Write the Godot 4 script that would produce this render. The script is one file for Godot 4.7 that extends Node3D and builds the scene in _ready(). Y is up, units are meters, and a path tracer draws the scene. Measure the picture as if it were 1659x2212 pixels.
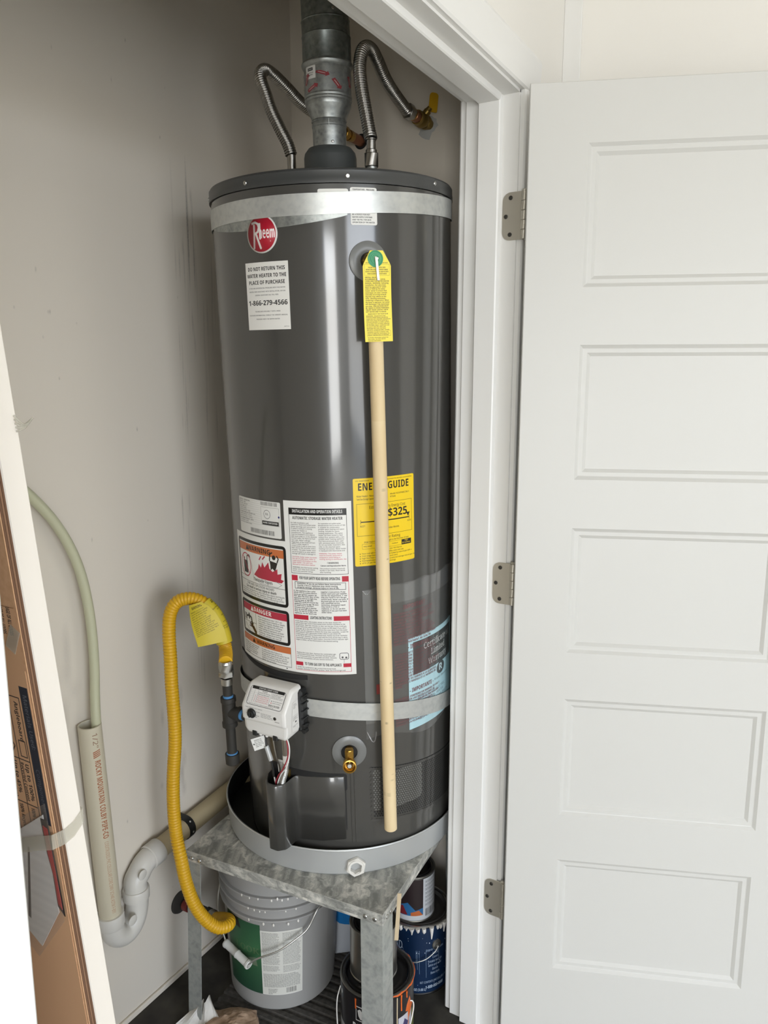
extends Node3D
# A grey gas water heater in a shallow garage closet, seen past the right jamb; x runs along the opening, -z into the closet, y up, metres.

var M := {}
var ts = TextServerManager.get_primary_interface()
var faces := {}
var atlases := {}
var rng := RandomNumberGenerator.new()

const CAM_H := 1.5033
const KNEE := Vector3(1.462, 0.0, -0.5416)           # foot of the door's hinge pin
const LEAN := Vector3(1.4838, 0.4451, -0.9568)       # foot of the heater's axis
var heater_frame := Transform3D(Basis(Vector3(0.99823, 0.0594, 0.0005), Vector3(-0.0594, 0.9982, 0.0084), Vector3(0.0, -0.0084, 0.99996)), LEAN)


func _ready():
	rng.seed = 20240611
	var cam := Camera3D.new()
	cam.name = "camera"
	cam.fov = 68.1691
	cam.near = 0.05
	cam.far = 60.0
	cam.transform = Transform3D(Basis(Vector3(0.504225, 0.001608, 0.863571), Vector3(0.145696, 0.985505, -0.086904), Vector3(-0.851193, 0.169638, 0.496682)), Vector3(0.0, CAM_H, 0.0))
	add_child(cam)
	cam.current = true
	var we := WorldEnvironment.new()
	we.name = "surroundings"
	var e := Environment.new()
	var sky := Sky.new()
	var sm := ProceduralSkyMaterial.new()
	sm.sky_top_color = Color(0.68, 0.76, 0.88)
	sm.sky_horizon_color = Color(0.86, 0.9, 0.95)
	sm.ground_horizon_color = Color(0.6, 0.6, 0.58)
	sm.ground_bottom_color = Color(0.42, 0.41, 0.4)
	sm.sky_energy_multiplier = 2.6
	sm.ground_energy_multiplier = 2.0
	sky.sky_material = sm
	e.background_mode = Environment.BG_SKY
	e.sky = sky
	e.tonemap_mode = Environment.TONE_MAPPER_LINEAR
	e.tonemap_exposure = 0.82
	e.sdfgi_enabled = true
	e.ssao_enabled = true
	e.ssil_enabled = true
	we.environment = e
	add_child(we)
	daylight("daylight_main_opening", Vector3(-1.7, 1.4, 3.45), Vector3(-1.7, 1.4, 0.0), Vector2(2.9, 2.1), 10.0, Color(1.0, 0.992, 0.975))
	daylight("daylight_side_opening", Vector3(-3.3, 1.1, 1.75), Vector3(0.0, 1.1, 1.75), Vector2(1.0, 2.0), 10.5, Color(0.99, 0.985, 0.97))
	materials()
	room()
	trims()
	door()
	hinges()
	stand_and_pan()
	heater()
	straps()
	relief_tag_and_dowel()
	vent()
	water_lines()
	gas_line()
	condensate()
	leaning_boards()
	bucket()
	cans()
	floor_things()


func daylight(called, at, towards, size, energy, tint):
	var l := AreaLight3D.new()
	l.name = called
	l.area_size = size
	l.light_energy = energy
	l.light_color = tint
	l.area_range = 14.0
	l.area_attenuation = 2.0
	l.shadow_enabled = true
	add_child(l)
	l.look_at_from_position(at, towards, Vector3.UP)


# ---------------------------------------------------------------- materials
func noise_tex(colors, freq, seed_, type := FastNoiseLite.TYPE_SIMPLEX, size := 512, octaves := 4) -> NoiseTexture2D:
	var n := FastNoiseLite.new()
	n.noise_type = type
	n.seed = seed_
	n.frequency = freq
	n.fractal_octaves = octaves
	var t := NoiseTexture2D.new()
	t.width = size
	t.height = size
	t.seamless = true
	t.noise = n
	if colors:
		var g := Gradient.new()
		g.offsets = PackedFloat32Array()
		g.colors = PackedColorArray()
		var offs := PackedFloat32Array()
		var cols := PackedColorArray()
		for i in colors.size():
			offs.append(float(i) / (colors.size() - 1))
			cols.append(Color(colors[i]))
		g.offsets = offs
		g.colors = cols
		t.color_ramp = g
	return t


func mat(key, color, rough := 0.5, metal := 0.0, spec := 0.5) -> StandardMaterial3D:
	var m := StandardMaterial3D.new()
	m.resource_name = key
	m.albedo_color = Color(color)
	m.roughness = rough
	m.metallic = metal
	m.metallic_specular = spec
	M[key] = m
	return m


func tri_tex(m: StandardMaterial3D, t, scale := 4.0):
	m.albedo_texture = t
	m.albedo_color = Color.WHITE
	m.uv1_triplanar = true
	m.uv1_scale = Vector3.ONE * scale


func bump(m: StandardMaterial3D, t, cm: float):
	m.heightmap_enabled = true
	m.heightmap_texture = t
	m.heightmap_scale = cm


func print_mat(key, img: Image, rough := 0.45, spec := 0.5) -> StandardMaterial3D:
	var m := mat(key, "ffffff", rough, 0.0, spec)
	m.albedo_texture = ImageTexture.create_from_image(img)
	m.texture_repeat = false
	return m


func glass(key, color, alpha, rough := 0.08) -> StandardMaterial3D:
	var m := mat(key, color, rough)
	m.albedo_color.a = alpha
	m.transparency = BaseMaterial3D.TRANSPARENCY_ALPHA
	return m


func materials():
	mat("wall", "ddd5c7", 0.85, 0.0, 0.3)
	mat("wall_garage", "e6e3dc", 0.8, 0.0, 0.3)
	mat("wall_far", "8a8781", 0.85, 0.0, 0.3)
	mat("trim", "e1e0dc", 0.38)
	mat("door", "c5c4bf", 0.42)
	tri_tex(mat("concrete", "45423c", 0.85), noise_tex(["26241f", "312e29", "3a3731", "45413a"], 0.012, 5), 1.4)  # closet slab: dirty, with its shadow also put into the dark colour
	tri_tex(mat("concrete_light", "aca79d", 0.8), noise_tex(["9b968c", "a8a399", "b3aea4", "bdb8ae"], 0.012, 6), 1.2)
	mat("ceiling", "dcd9d3", 0.9)
	var paint := mat("heater_paint", "403f3c", 0.3)
	paint.clearcoat_enabled = true
	paint.clearcoat = 1.0
	paint.clearcoat_roughness = 0.1
	paint.metallic_specular = 0.4
	mat("valve_ring", "6f706e", 0.3)
	mat("cap_paint", "3e3f3e", 0.34)
	mat("collar_paint", "3f4241", 0.4)
	mat("dark", "161616", 0.7)
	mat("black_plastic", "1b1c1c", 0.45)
	mat("white_plastic", "d8d6d1", 0.35)
	tri_tex(mat("strap_metal", "c4c6c4", 0.38, 0.6), noise_tex(["b9bbb9", "c6c8c5", "cdcec9"], 0.02, 8), 5.0)
	tri_tex(mat("galvanized", "a4a7a5", 0.4, 0.85), noise_tex(["7d817f", "9a9e9c", "b3b6b3", "8b8f8d"], 0.03, 12, FastNoiseLite.TYPE_CELLULAR), 5.0)
	tri_tex(mat("vent_metal", "8f9391", 0.34, 0.9), noise_tex(["6e7472", "868c8a", "9aa09d"], 0.02, 14), 6.0)
	tri_tex(mat("stand_metal", "8f9290", 0.6, 0.15), mottle_tex(), 2.4)
	tri_tex(mat("stand_leg_metal", "8f9290", 0.5, 0.3), noise_tex(["8d908c", "9da09b", "abada7", "999c98"], 0.02, 33, FastNoiseLite.TYPE_SIMPLEX, 512, 5), 3.0)
	mat("pan_metal", "c0c2c1", 0.38, 0.55)
	mat("chrome", "bdbdba", 0.3, 1.0)
	mat("steel", "a8a59f", 0.28, 1.0)
	mat("nickel", "c6c1b4", 0.4, 0.7)
	mat("screw_dark", "4a4843", 0.5, 0.7)
	mat("brass", "b08a42", 0.28, 1.0)
	mat("old_brass", "8f7840", 0.42, 0.9)
	mat("copper", "9c6a4f", 0.35, 0.9)
	tri_tex(mat("wood", "e3cfa4", 0.62), wood_tex(), 1.0)
	mat("black_iron", "35332f", 0.6, 0.3)
	mat("thread_tape", "4f86b8", 0.5)
	mat("yellow_hose", "d9a81c", 0.38)
	mat("pvc", "cfc9b6", 0.35)
	mat("pvc_old", "b8a988", 0.5)
	mat("pvc_white", "d3d0c8", 0.35)
	var vinyl := mat("vinyl", "c3c3a5", 0.3)
	vinyl.backlight_enabled = true
	vinyl.backlight = Color(0.35, 0.35, 0.28)
	mat("foam_white", "efe8dd", 0.75)
	tri_tex(mat("cardboard", "d0a67f", 0.85), noise_tex(["cb9f78", "d3a881", "daaf88"], 0.03, 40), 5.0)
	mat("cardboard_edge", "6f513c", 0.9)
	mat("cardboard_core", "8b6950", 0.9)
	mat("bucket", "93928f", 0.42)
	mat("bucket_grip", "d2d2cd", 0.45)
	mat("paint_drip", "dedad2", 0.4)
	mat("can_black", "1b1a1a", 0.35)
	mat("can_tin", "a09e98", 0.3, 0.9)
	mat("paint_orange", "cf5f22", 0.45)
	mat("white_wire", "dcdad5", 0.4)
	mat("red_wire", "8e1f2c", 0.4)
	mat("green_plastic", "3e9166", 0.5)
	mat("silver_wire", "c0bfba", 0.35, 0.8)
	tri_tex(mat("mat_rib", "4a4845", 0.8), noise_tex(["35332f", "44413d", "524f4a"], 0.02, 50), 5.0)
	mat("tissue", "d9d6cf", 0.9)
	tri_tex(mat("brown_paper", "a58a70", 0.9), noise_tex(["8d745c", "ab9078", "c0a78f"], 0.015, 52), 6.0)
	mat("blue_bag", "1d6fae", 0.35)
	mat("bag_white", "b9bcc0", 0.4)
	mat("shim", "b9a789", 0.8)
	mat("valve_red", "7a2b26", 0.5)
	mat("dust_grey", "3c3a37", 0.9)
	glass("film", "e8ecec", 0.03, 0.1)
	glass("tape_clear", "d9d5c4", 0.3, 0.2)
	glass("sleeve_clear", "c9cbc9", 0.55, 0.2)
	mat("insulation_pale", "6e6e69", 0.8)
	mat("sticker_white", "d9d8d2", 0.5)
	mat("caulk", "b9b9b4", 0.8)


# zinc gone dull: streaked pale bloom over grey
func mottle_tex() -> ImageTexture:
	var n := FastNoiseLite.new()
	n.seed = 31
	n.frequency = 0.008
	n.fractal_octaves = 6
	n.fractal_gain = 0.62
	var w := FastNoiseLite.new()
	w.seed = 8
	w.frequency = 0.011
	var im := Image.create(768, 768, false, Image.FORMAT_RGB8)
	var lo := Color("7f807b")
	var hi := Color("dcd9cf")
	for y in 768:
		for x in 768:
			var q := w.get_noise_2d(x, y) * 60.0
			var v := n.get_noise_2d(x + q + y * 0.45, y * 1.7 - q) * 1.0 + 0.4
			im.set_pixel(x, y, lo.lerp(hi, clampf(v, 0.0, 1.0)))
	return ImageTexture.create_from_image(im)


func wood_tex() -> ImageTexture:
	var n := FastNoiseLite.new()
	n.seed = 77
	n.frequency = 0.02
	var im := Image.create(256, 1024, false, Image.FORMAT_RGB8)
	for y in 1024:
		for x in 256:
			var a := n.get_noise_2d(x * 3.2, y * 0.16) * 0.5 + n.get_noise_2d(x * 11.0 + 400.0, y * 0.35) * 0.3
			var c := Color("e0cda6").lerp(Color("c2a577"), clampf(0.35 + a * 0.7, 0.0, 1.0))
			if n.get_noise_2d(x * 22.0 + 90.0, y * 0.9) > 0.62:
				c = c.darkened(0.35)
			im.set_pixel(x, y, c)
	return ImageTexture.create_from_image(im)


# ---------------------------------------------------------------- lettering on computed pictures
func face_of(kind) -> RID:
	if not faces.has(kind):
		var f := SystemFont.new()
		f.font_names = PackedStringArray(["Droid Serif" if kind.begins_with("serif") else "Droid Sans"])
		f.font_weight = 700 if kind.ends_with("bold") else 400
		faces[kind] = f
	return faces[kind].get_rids()[0]


func word(text: String, size: int, color: Color, kind := "sans") -> Image:
	var rid := face_of(kind)
	var sz := Vector2i(size, 0)
	ts.font_render_range(rid, sz, 32, 126)
	var width := 2.0
	for c in text:
		width += ts.font_get_glyph_advance(rid, size, ts.font_get_glyph_index(rid, size, c.unicode_at(0), 0)).x
	var out := Image.create(maxi(2, int(ceil(width)) + 2), int(size * 1.32) + 2, false, Image.FORMAT_RGBA8)
	var pen := 1.0
	var base := int(ts.font_get_ascent(rid, size))
	for c in text:
		var g = ts.font_get_glyph_index(rid, size, c.unicode_at(0), 0)
		var r: Rect2 = ts.font_get_glyph_uv_rect(rid, sz, g)
		if r.size.x > 0:
			var key := "%s %d %d" % [kind, size, ts.font_get_glyph_texture_idx(rid, sz, g)]
			if not atlases.has(key):
				var a: Image = ts.font_get_texture_image(rid, sz, ts.font_get_glyph_texture_idx(rid, sz, g))
				a.convert(Image.FORMAT_RGBA8)
				atlases[key] = a
			var off: Vector2 = ts.font_get_glyph_offset(rid, sz, g)
			out.blend_rect(atlases[key], Rect2i(r), Vector2i(int(round(pen + off.x)), base + int(round(off.y))))
		pen += ts.font_get_glyph_advance(rid, size, g).x
	var d := out.get_data()
	for i in range(0, d.size(), 4):
		d[i] = color.r8
		d[i + 1] = color.g8
		d[i + 2] = color.b8
	return Image.create_from_data(out.get_width(), out.get_height(), false, Image.FORMAT_RGBA8, d)


# writes text with its left (anchor 0), middle (0.5) or right (1) at x and its top at y, squeezed to a width if one is given
func put(im: Image, text: String, x: float, y: float, size: int, color := Color("1c1b1a"), kind := "sans", anchor := 0.0, wide := 0.0):
	var w := word(text, size, color, kind)
	if wide > 0.0:
		w.resize(maxi(2, int(wide)), w.get_height(), Image.INTERPOLATE_BILINEAR)
	im.blend_rect(w, Rect2i(Vector2i.ZERO, w.get_size()), Vector2i(int(x - anchor * w.get_width()), int(y)))


func para(im: Image, text: String, x: float, y: float, wide: float, size: int, step: float, lines: int, color := Color("2a2926"), kind := "sans"):
	var rid := face_of(kind)
	var words := text.split(" ")
	var k := 0
	for i in lines:
		var line := ""
		var have := 0.0
		while true:
			var w: String = words[k % words.size()]
			var adv := 0.0
			for c in w + " ":
				adv += ts.font_get_glyph_advance(rid, size, ts.font_get_glyph_index(rid, size, c.unicode_at(0), 0)).x
			if have + adv > wide and line != "":
				break
			line += w + " "
			have += adv
			k += 1
			if k >= words.size():
				break
		put(im, line, x, y + i * step, size, color, kind)
		if k >= words.size():
			return


func rect(im: Image, x: float, y: float, w: float, h: float, c: Color):
	im.fill_rect(Rect2i(int(x), int(y), int(w), int(h)), c)


func frame(im: Image, x: float, y: float, w: float, h: float, t: float, c: Color):
	rect(im, x, y, w, t, c)
	rect(im, x, y + h - t, w, t, c)
	rect(im, x, y, t, h, c)
	rect(im, x + w - t, y, t, h, c)


func round_frame(im: Image, x: int, y: int, w: int, h: int, t: int, rad: int, c: Color):
	for j in range(y, y + h):
		for i in range(x, x + w):
			if in_round(i, j, x, y, w, h, rad) and not in_round(i, j, x + t, y + t, w - 2 * t, h - 2 * t, maxi(rad - t, 1)):
				im.set_pixel(i, j, c)


func in_round(i, j, x, y, w, h, rad) -> bool:
	if i < x or j < y or i >= x + w or j >= y + h:
		return false
	var dx: float = maxf(maxf(x + rad - i, i - (x + w - 1 - rad)), 0.0)
	var dy: float = maxf(maxf(y + rad - j, j - (y + h - 1 - rad)), 0.0)
	return dx * dx + dy * dy <= rad * rad


func shape(im: Image, pts: Array, c: Color):
	var poly := PackedVector2Array(pts)
	var lo := poly[0]
	var hi := poly[0]
	for p in poly:
		lo = lo.min(p)
		hi = hi.max(p)
	for y in range(maxi(0, int(lo.y)), mini(im.get_height() - 1, int(hi.y)) + 1):
		for x in range(maxi(0, int(lo.x)), mini(im.get_width() - 1, int(hi.x)) + 1):
			if Geometry2D.is_point_in_polygon(Vector2(x + 0.5, y + 0.5), poly):
				im.set_pixel(x, y, c)


func stroke(im: Image, pts: Array, w: float, c: Color):
	for i in pts.size() - 1:
		var a: Vector2 = pts[i]
		var b: Vector2 = pts[i + 1]
		var n := (b - a).orthogonal().normalized() * w * 0.5
		shape(im, [a + n, b + n, b - n, a - n], c)
		disc(im, b, w * 0.5, c)


func disc(im: Image, at: Vector2, r: float, c: Color):
	for y in range(maxi(0, int(at.y - r)), mini(im.get_height() - 1, int(at.y + r)) + 1):
		for x in range(maxi(0, int(at.x - r)), mini(im.get_width() - 1, int(at.x + r)) + 1):
			if Vector2(x, y).distance_to(at) <= r:
				im.set_pixel(x, y, c)


func bars(im: Image, x: float, y: float, w: float, h: float):
	var p := x
	while p < x + w:
		var t := rng.randf_range(1.5, 5.0)
		rect(im, p, y, t, h, Color("232220"))
		p += t + rng.randf_range(1.5, 5.0)


func sheet(w: int, h: int, c) -> Image:
	var im := Image.create(w, h, false, Image.FORMAT_RGBA8)
	im.fill(Color(c))
	return im


# ---------------------------------------------------------------- geometry
func start() -> SurfaceTool:
	var s := SurfaceTool.new()
	s.begin(Mesh.PRIMITIVE_TRIANGLES)
	return s


func tri(s: SurfaceTool, a: Vector3, b: Vector3, c: Vector3, out: Vector3, ua := Vector2.ZERO, ub := Vector2.ZERO, uc := Vector2.ZERO):
	var n := (a - c).cross(a - b)
	if n.length_squared() < 1e-20:
		return
	if n.dot(out) < 0.0:
		var t := b
		b = c
		c = t
		var u := ub
		ub = uc
		uc = u
	s.set_uv(ua)
	s.add_vertex(a)
	s.set_uv(ub)
	s.add_vertex(b)
	s.set_uv(uc)
	s.add_vertex(c)


func quad(s: SurfaceTool, a: Vector3, b: Vector3, c: Vector3, d: Vector3, out: Vector3, ua := Vector2.ZERO, ub := Vector2.ZERO, uc := Vector2.ZERO, ud := Vector2.ZERO):
	tri(s, a, b, c, out, ua, ub, uc)
	tri(s, a, c, d, out, ua, uc, ud)


func done(s: SurfaceTool, called: String, m, parent = self) -> MeshInstance3D:
	s.generate_normals()
	var o := MeshInstance3D.new()
	o.name = called
	var me := s.commit()
	me.surface_set_material(0, M[m] if m is String else m)
	o.mesh = me
	parent.add_child(o, true)
	return o


func box(s: SurfaceTool, c: Vector3, size: Vector3, b := 0.0015, basis := Basis()):
	s.set_smooth_group(-1)
	var h := size * 0.5
	b = minf(b, 0.45 * minf(size.x, minf(size.y, size.z)))
	for ax in 3:
		for sg in [-1.0, 1.0]:
			var u := (ax + 1) % 3
			var v := (ax + 2) % 3
			var q := []
			for k in [[-1, -1], [1, -1], [1, 1], [-1, 1]]:
				var p := Vector3.ZERO
				p[ax] = sg * h[ax]
				p[u] = k[0] * (h[u] - b)
				p[v] = k[1] * (h[v] - b)
				q.append(c + basis * p)
			var out := Vector3.ZERO
			out[ax] = sg
			quad(s, q[0], q[1], q[2], q[3], basis * out, Vector2(0, 1), Vector2(1, 1), Vector2(1, 0), Vector2(0, 0))
	if b <= 0.0:
		return
	for ax in 3:
		var u := (ax + 1) % 3
		var v := (ax + 2) % 3
		for su in [-1.0, 1.0]:
			for sv in [-1.0, 1.0]:
				var q := []
				for k in [[-1, 0], [1, 0], [1, 1], [-1, 1]]:
					var p := Vector3.ZERO
					p[ax] = k[0] * (h[ax] - b)
					p[u] = su * (h[u] - (b if k[1] else 0.0))
					p[v] = sv * (h[v] - (0.0 if k[1] else b))
					q.append(c + basis * p)
				var out := Vector3.ZERO
				out[u] = su
				out[v] = sv
				quad(s, q[0], q[1], q[2], q[3], basis * out)
	for sx in [-1.0, 1.0]:
		for sy in [-1.0, 1.0]:
			for sz in [-1.0, 1.0]:
				var g := Vector3(sx, sy, sz)
				var i := h - Vector3.ONE * b
				tri(s, c + basis * (g * Vector3(h.x, i.y, i.z)), c + basis * (g * Vector3(i.x, h.y, i.z)), c + basis * (g * Vector3(i.x, i.y, h.z)), basis * g)


func span(s: SurfaceTool, lo: Vector3, hi: Vector3, b := 0.0):
	box(s, (lo + hi) * 0.5, hi - lo, b)


# profile of (radius, height) points, outside from the bottom up, turned round the y axis of xf
func lathe(s: SurfaceTool, prof: Array, n := 40, xf := Transform3D(), crease := 32.0):
	var group := 0
	for i in prof.size() - 1:
		var p: Vector2 = prof[i]
		var q: Vector2 = prof[i + 1]
		if p.distance_to(q) < 1e-7:
			continue
		if i > 0:
			var back: Vector2 = p - prof[i - 1]
			if absf(rad_to_deg(back.angle_to(q - p))) > crease:
				group += 1
		s.set_smooth_group(group)
		for k in n:
			var a0 := TAU * k / n
			var a1 := TAU * (k + 1) / n
			var d0 := Vector3(sin(a0), 0, cos(a0))
			var d1 := Vector3(sin(a1), 0, cos(a1))
			var out := (d0 + d1) * 0.5 * (q.y - p.y) - Vector3.UP * (q.x - p.x)
			var u0 := float(k) / n
			var u1 := float(k + 1) / n
			var v0 := float(i) / (prof.size() - 1)
			var v1 := float(i + 1) / (prof.size() - 1)
			quad(s, xf * (d0 * p.x + Vector3.UP * p.y), xf * (d1 * p.x + Vector3.UP * p.y), xf * (d1 * q.x + Vector3.UP * q.y), xf * (d0 * q.x + Vector3.UP * q.y), xf.basis * out, Vector2(u0, v0), Vector2(u1, v0), Vector2(u1, v1), Vector2(u0, v1))


# the frame whose y axis points along dir
func along(at: Vector3, dir: Vector3) -> Transform3D:
	var y := dir.normalized()
	var x := y.cross(Vector3(0, 0, 1) if absf(y.z) < 0.9 else Vector3(1, 0, 0)).normalized()
	return Transform3D(Basis(x, y, x.cross(y)), at)


func hexagon(s: SurfaceTool, xf: Transform3D, r: float, h: float, n := 6, hole := 0.0):
	var c := r * 0.08
	lathe(s, [Vector2(hole, 0), Vector2(r - c, 0), Vector2(r, c), Vector2(r, h - c), Vector2(r - c, h), Vector2(hole, h)] + ([Vector2(hole, 0)] if hole > 0.0 else []), n, xf, 1.0)


# evenly spaced points on a smooth curve through pts
func curve(pts: Array, step: float) -> Array:
	var fine := [pts[0]]
	for i in pts.size() - 1:
		var a: Vector3 = pts[i]
		var b: Vector3 = pts[i + 1]
		var span_ := a.distance_to(b)
		var before: Vector3 = pts[maxi(i - 1, 0)]
		var after: Vector3 = pts[mini(i + 2, pts.size() - 1)]
		var ta := (b - before).normalized() * span_
		var tb := (after - a).normalized() * span_
		for k in range(1, 33):
			var t := k / 32.0
			var t2 := t * t
			var t3 := t2 * t
			fine.append(a * (2.0 * t3 - 3.0 * t2 + 1.0) + ta * (t3 - 2.0 * t2 + t) + b * (3.0 * t2 - 2.0 * t3) + tb * (t3 - t2))
	var total := 0.0
	for i in fine.size() - 1:
		total += (fine[i] as Vector3).distance_to(fine[i + 1])
	var n := maxi(2, int(ceil(total / step)))
	var out := [fine[0]]
	var walked := 0.0
	var at := 0
	for i in range(1, n):
		var goal := total * i / n
		while true:
			var d: float = (fine[at] as Vector3).distance_to(fine[at + 1])
			if walked + d >= goal or at >= fine.size() - 2:
				out.append((fine[at] as Vector3).lerp(fine[at + 1], clampf((goal - walked) / maxf(d, 1e-9), 0.0, 1.0)))
				break
			walked += d
			at += 1
	out.append(fine[fine.size() - 1])
	return out


# a tube along points; r is a radius or one radius for each point
func tube(s: SurfaceTool, pts: Array, r, sides := 12, caps := true, uvlen := 1.0):
	s.set_smooth_group(1)
	var t: Vector3 = (pts[1] - pts[0]).normalized()
	var u := t.cross(Vector3.UP if absf(t.y) < 0.9 else Vector3.RIGHT).normalized()
	var rows := []
	for i in pts.size():
		var a: Vector3 = pts[maxi(i - 1, 0)]
		var b: Vector3 = pts[mini(i + 1, pts.size() - 1)]
		t = (b - a).normalized()
		u = (u - t * u.dot(t)).normalized()
		var v := t.cross(u)
		var rad: float = r[i] if r is Array else r
		var row := []
		for k in sides + 1:
			var g := TAU * k / sides
			row.append(pts[i] + (u * cos(g) + v * sin(g)) * rad)
		rows.append(row)
	for i in pts.size() - 1:
		var mid: Vector3 = (pts[i] + pts[i + 1]) * 0.5
		for k in sides:
			var o: Vector3 = (rows[i][k] + rows[i + 1][k + 1]) * 0.5 - mid
			var v0 := float(i) / (pts.size() - 1) * uvlen
			var v1 := float(i + 1) / (pts.size() - 1) * uvlen
			quad(s, rows[i][k], rows[i][k + 1], rows[i + 1][k + 1], rows[i + 1][k], o, Vector2(float(k) / sides, v0), Vector2(float(k + 1) / sides, v0), Vector2(float(k + 1) / sides, v1), Vector2(float(k) / sides, v1))
	if caps:
		s.set_smooth_group(-1)
		for e in [0, pts.size() - 1]:
			var out: Vector3 = pts[0] - pts[1] if e == 0 else pts[e] - pts[e - 1]
			for k in sides:
				tri(s, pts[e], rows[e][k], rows[e][k + 1], out)


func ribbed(s: SurfaceTool, pts: Array, r0: float, r1: float, pitch: float, sides := 20):
	var path := curve(pts, pitch / 8.0)
	var rad := []
	for i in path.size():
		rad.append(lerpf(r0, r1, pow(absf(sin(PI * i / 8.0)), 0.55)))
	tube(s, path, rad, sides)


# a flat outline with thickness: outline in the x-y plane of xf, from z0 to z1
func prism(s: SurfaceTool, outline: Array, z0: float, z1: float, xf := Transform3D(), uv_box := Rect2(0, 0, 1, 1)):
	s.set_smooth_group(-1)
	var poly := PackedVector2Array(outline)
	var cw := Geometry2D.is_polygon_clockwise(poly)
	var idx := Geometry2D.triangulate_polygon(poly)
	for z in [z0, z1]:
		var out := xf.basis * Vector3(0, 0, 1.0 if z == maxf(z0, z1) else -1.0)
		for i in range(0, idx.size(), 3):
			var p := []
			var w := []
			for k in 3:
				var a := poly[idx[i + k]]
				p.append(xf * Vector3(a.x, a.y, z))
				w.append(Vector2((a.x - uv_box.position.x) / uv_box.size.x, 1.0 - (a.y - uv_box.position.y) / uv_box.size.y))
			tri(s, p[0], p[1], p[2], out, w[0], w[1], w[2])
	for i in poly.size():
		var a := poly[i]
		var b := poly[(i + 1) % poly.size()]
		var e := b - a
		var o := Vector3(e.y, -e.x, 0) * (-1.0 if cw else 1.0)
		quad(s, xf * Vector3(a.x, a.y, z0), xf * Vector3(b.x, b.y, z0), xf * Vector3(b.x, b.y, z1), xf * Vector3(a.x, a.y, z1), xf.basis * o)


func rounded(x0: float, y0: float, x1: float, y1: float, rads: Array) -> Array:
	var out := []
	var cs := [Vector2(x0, y0), Vector2(x1, y0), Vector2(x1, y1), Vector2(x0, y1)]
	var dirs := [Vector2(1, 1), Vector2(-1, 1), Vector2(-1, -1), Vector2(1, -1)]
	for i in 4:
		var r: float = rads[i]
		if r <= 0.0:
			out.append(cs[i])
			continue
		var c: Vector2 = cs[i] + dirs[i] * r
		for k in 7:
			var a := PI + PI * 0.5 * i + PI * 0.5 * k / 6.0
			out.append(c + Vector2(cos(a), sin(a)) * r)
	return out


# a sheet on a cylinder of radius r, phi in degrees (0 faces +z, -90 faces -x); with rounded corners and a thin edge
func curl(s: SurfaceTool, phi0: float, phi1: float, h0, h1, r: float, thick := 0.0007, rad := 0.0, n := 24, inner := false, uv := Rect2(0, 0, 1, 1)):
	s.set_smooth_group(1)
	var at := func(phi: float, h: float, rr: float) -> Vector3:
		return Vector3(sin(deg_to_rad(phi)) * rr, h, cos(deg_to_rad(phi)) * rr)
	var vs := [0.0]
	if rad > 0.0 and not h0 is Callable:
		for k in range(1, 5):
			vs.append(rad * k / 4.0 / (h1 - h0))
		for k in range(4, 0, -1):
			vs.append(1.0 - rad * k / 4.0 / (h1 - h0))
	vs.append(1.0)
	var rows := []
	for v in vs:
		var row := []
		var inset := 0.0
		if rad > 0.0:
			var d: float = minf(v, 1.0 - v) * (h1 - h0)
			if d < rad:
				inset = rad - sqrt(maxf(0.0, rad * rad - (rad - d) * (rad - d)))
		var deg := rad_to_deg(inset / r)
		for k in n + 1:
			var phi := lerpf(phi0 + deg, phi1 - deg, float(k) / n)
			var b: float = h0.call(phi) if h0 is Callable else h0
			var t: float = h1.call(phi) if h1 is Callable else h1
			row.append([phi, lerpf(b, t, v), Vector2(uv.position.x + uv.size.x * (phi - phi0) / (phi1 - phi0), uv.position.y + uv.size.y * (1.0 - v))])
		rows.append(row)
	var top := r + thick
	for i in rows.size() - 1:
		for k in n:
			var a = rows[i][k]
			var b = rows[i][k + 1]
			var c = rows[i + 1][k + 1]
			var d = rows[i + 1][k]
			quad(s, at.call(a[0], a[1], top), at.call(b[0], b[1], top), at.call(c[0], c[1], top), at.call(d[0], d[1], top), at.call((a[0] + b[0]) * 0.5, 0.0, 1.0), a[2], b[2], c[2], d[2])
			if inner:
				quad(s, at.call(a[0], a[1], r), at.call(b[0], b[1], r), at.call(c[0], c[1], r), at.call(d[0], d[1], r), -at.call((a[0] + b[0]) * 0.5, 0.0, 1.0), a[2], b[2], c[2], d[2])
	s.set_smooth_group(-1)
	for e in [0, rows.size() - 1]:
		for k in n:
			var a = rows[e][k]
			var b = rows[e][k + 1]
			quad(s, at.call(a[0], a[1], r), at.call(b[0], b[1], r), at.call(b[0], b[1], top), at.call(a[0], a[1], top), Vector3.DOWN if e == 0 else Vector3.UP, a[2], b[2], b[2], a[2])
	for e in [0, n]:
		for i in rows.size() - 1:
			var a = rows[i][e]
			var b = rows[i + 1][e]
			var out: Vector3 = at.call(a[0] + (-90.0 if e == 0 else 90.0), 0.0, 1.0)
			quad(s, at.call(a[0], a[1], r), at.call(b[0], b[1], r), at.call(b[0], b[1], top), at.call(a[0], a[1], top), out, a[2], b[2], b[2], a[2])


# ---------------------------------------------------------------- things
func thing(called: String, label: String, category: String, xf := Transform3D(), group := "") -> Node3D:
	var o := Node3D.new()
	o.name = called
	o.transform = xf
	add_child(o, true)
	return tag(o, label, category, group)


func tag(o: Node3D, label: String, category: String, group := "", kind := "") -> Node3D:
	o.set_meta("label", label)
	if category:
		o.set_meta("category", category)
	if group:
		o.set_meta("group", group)
	if kind:
		o.set_meta("kind", kind)
	return o


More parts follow.
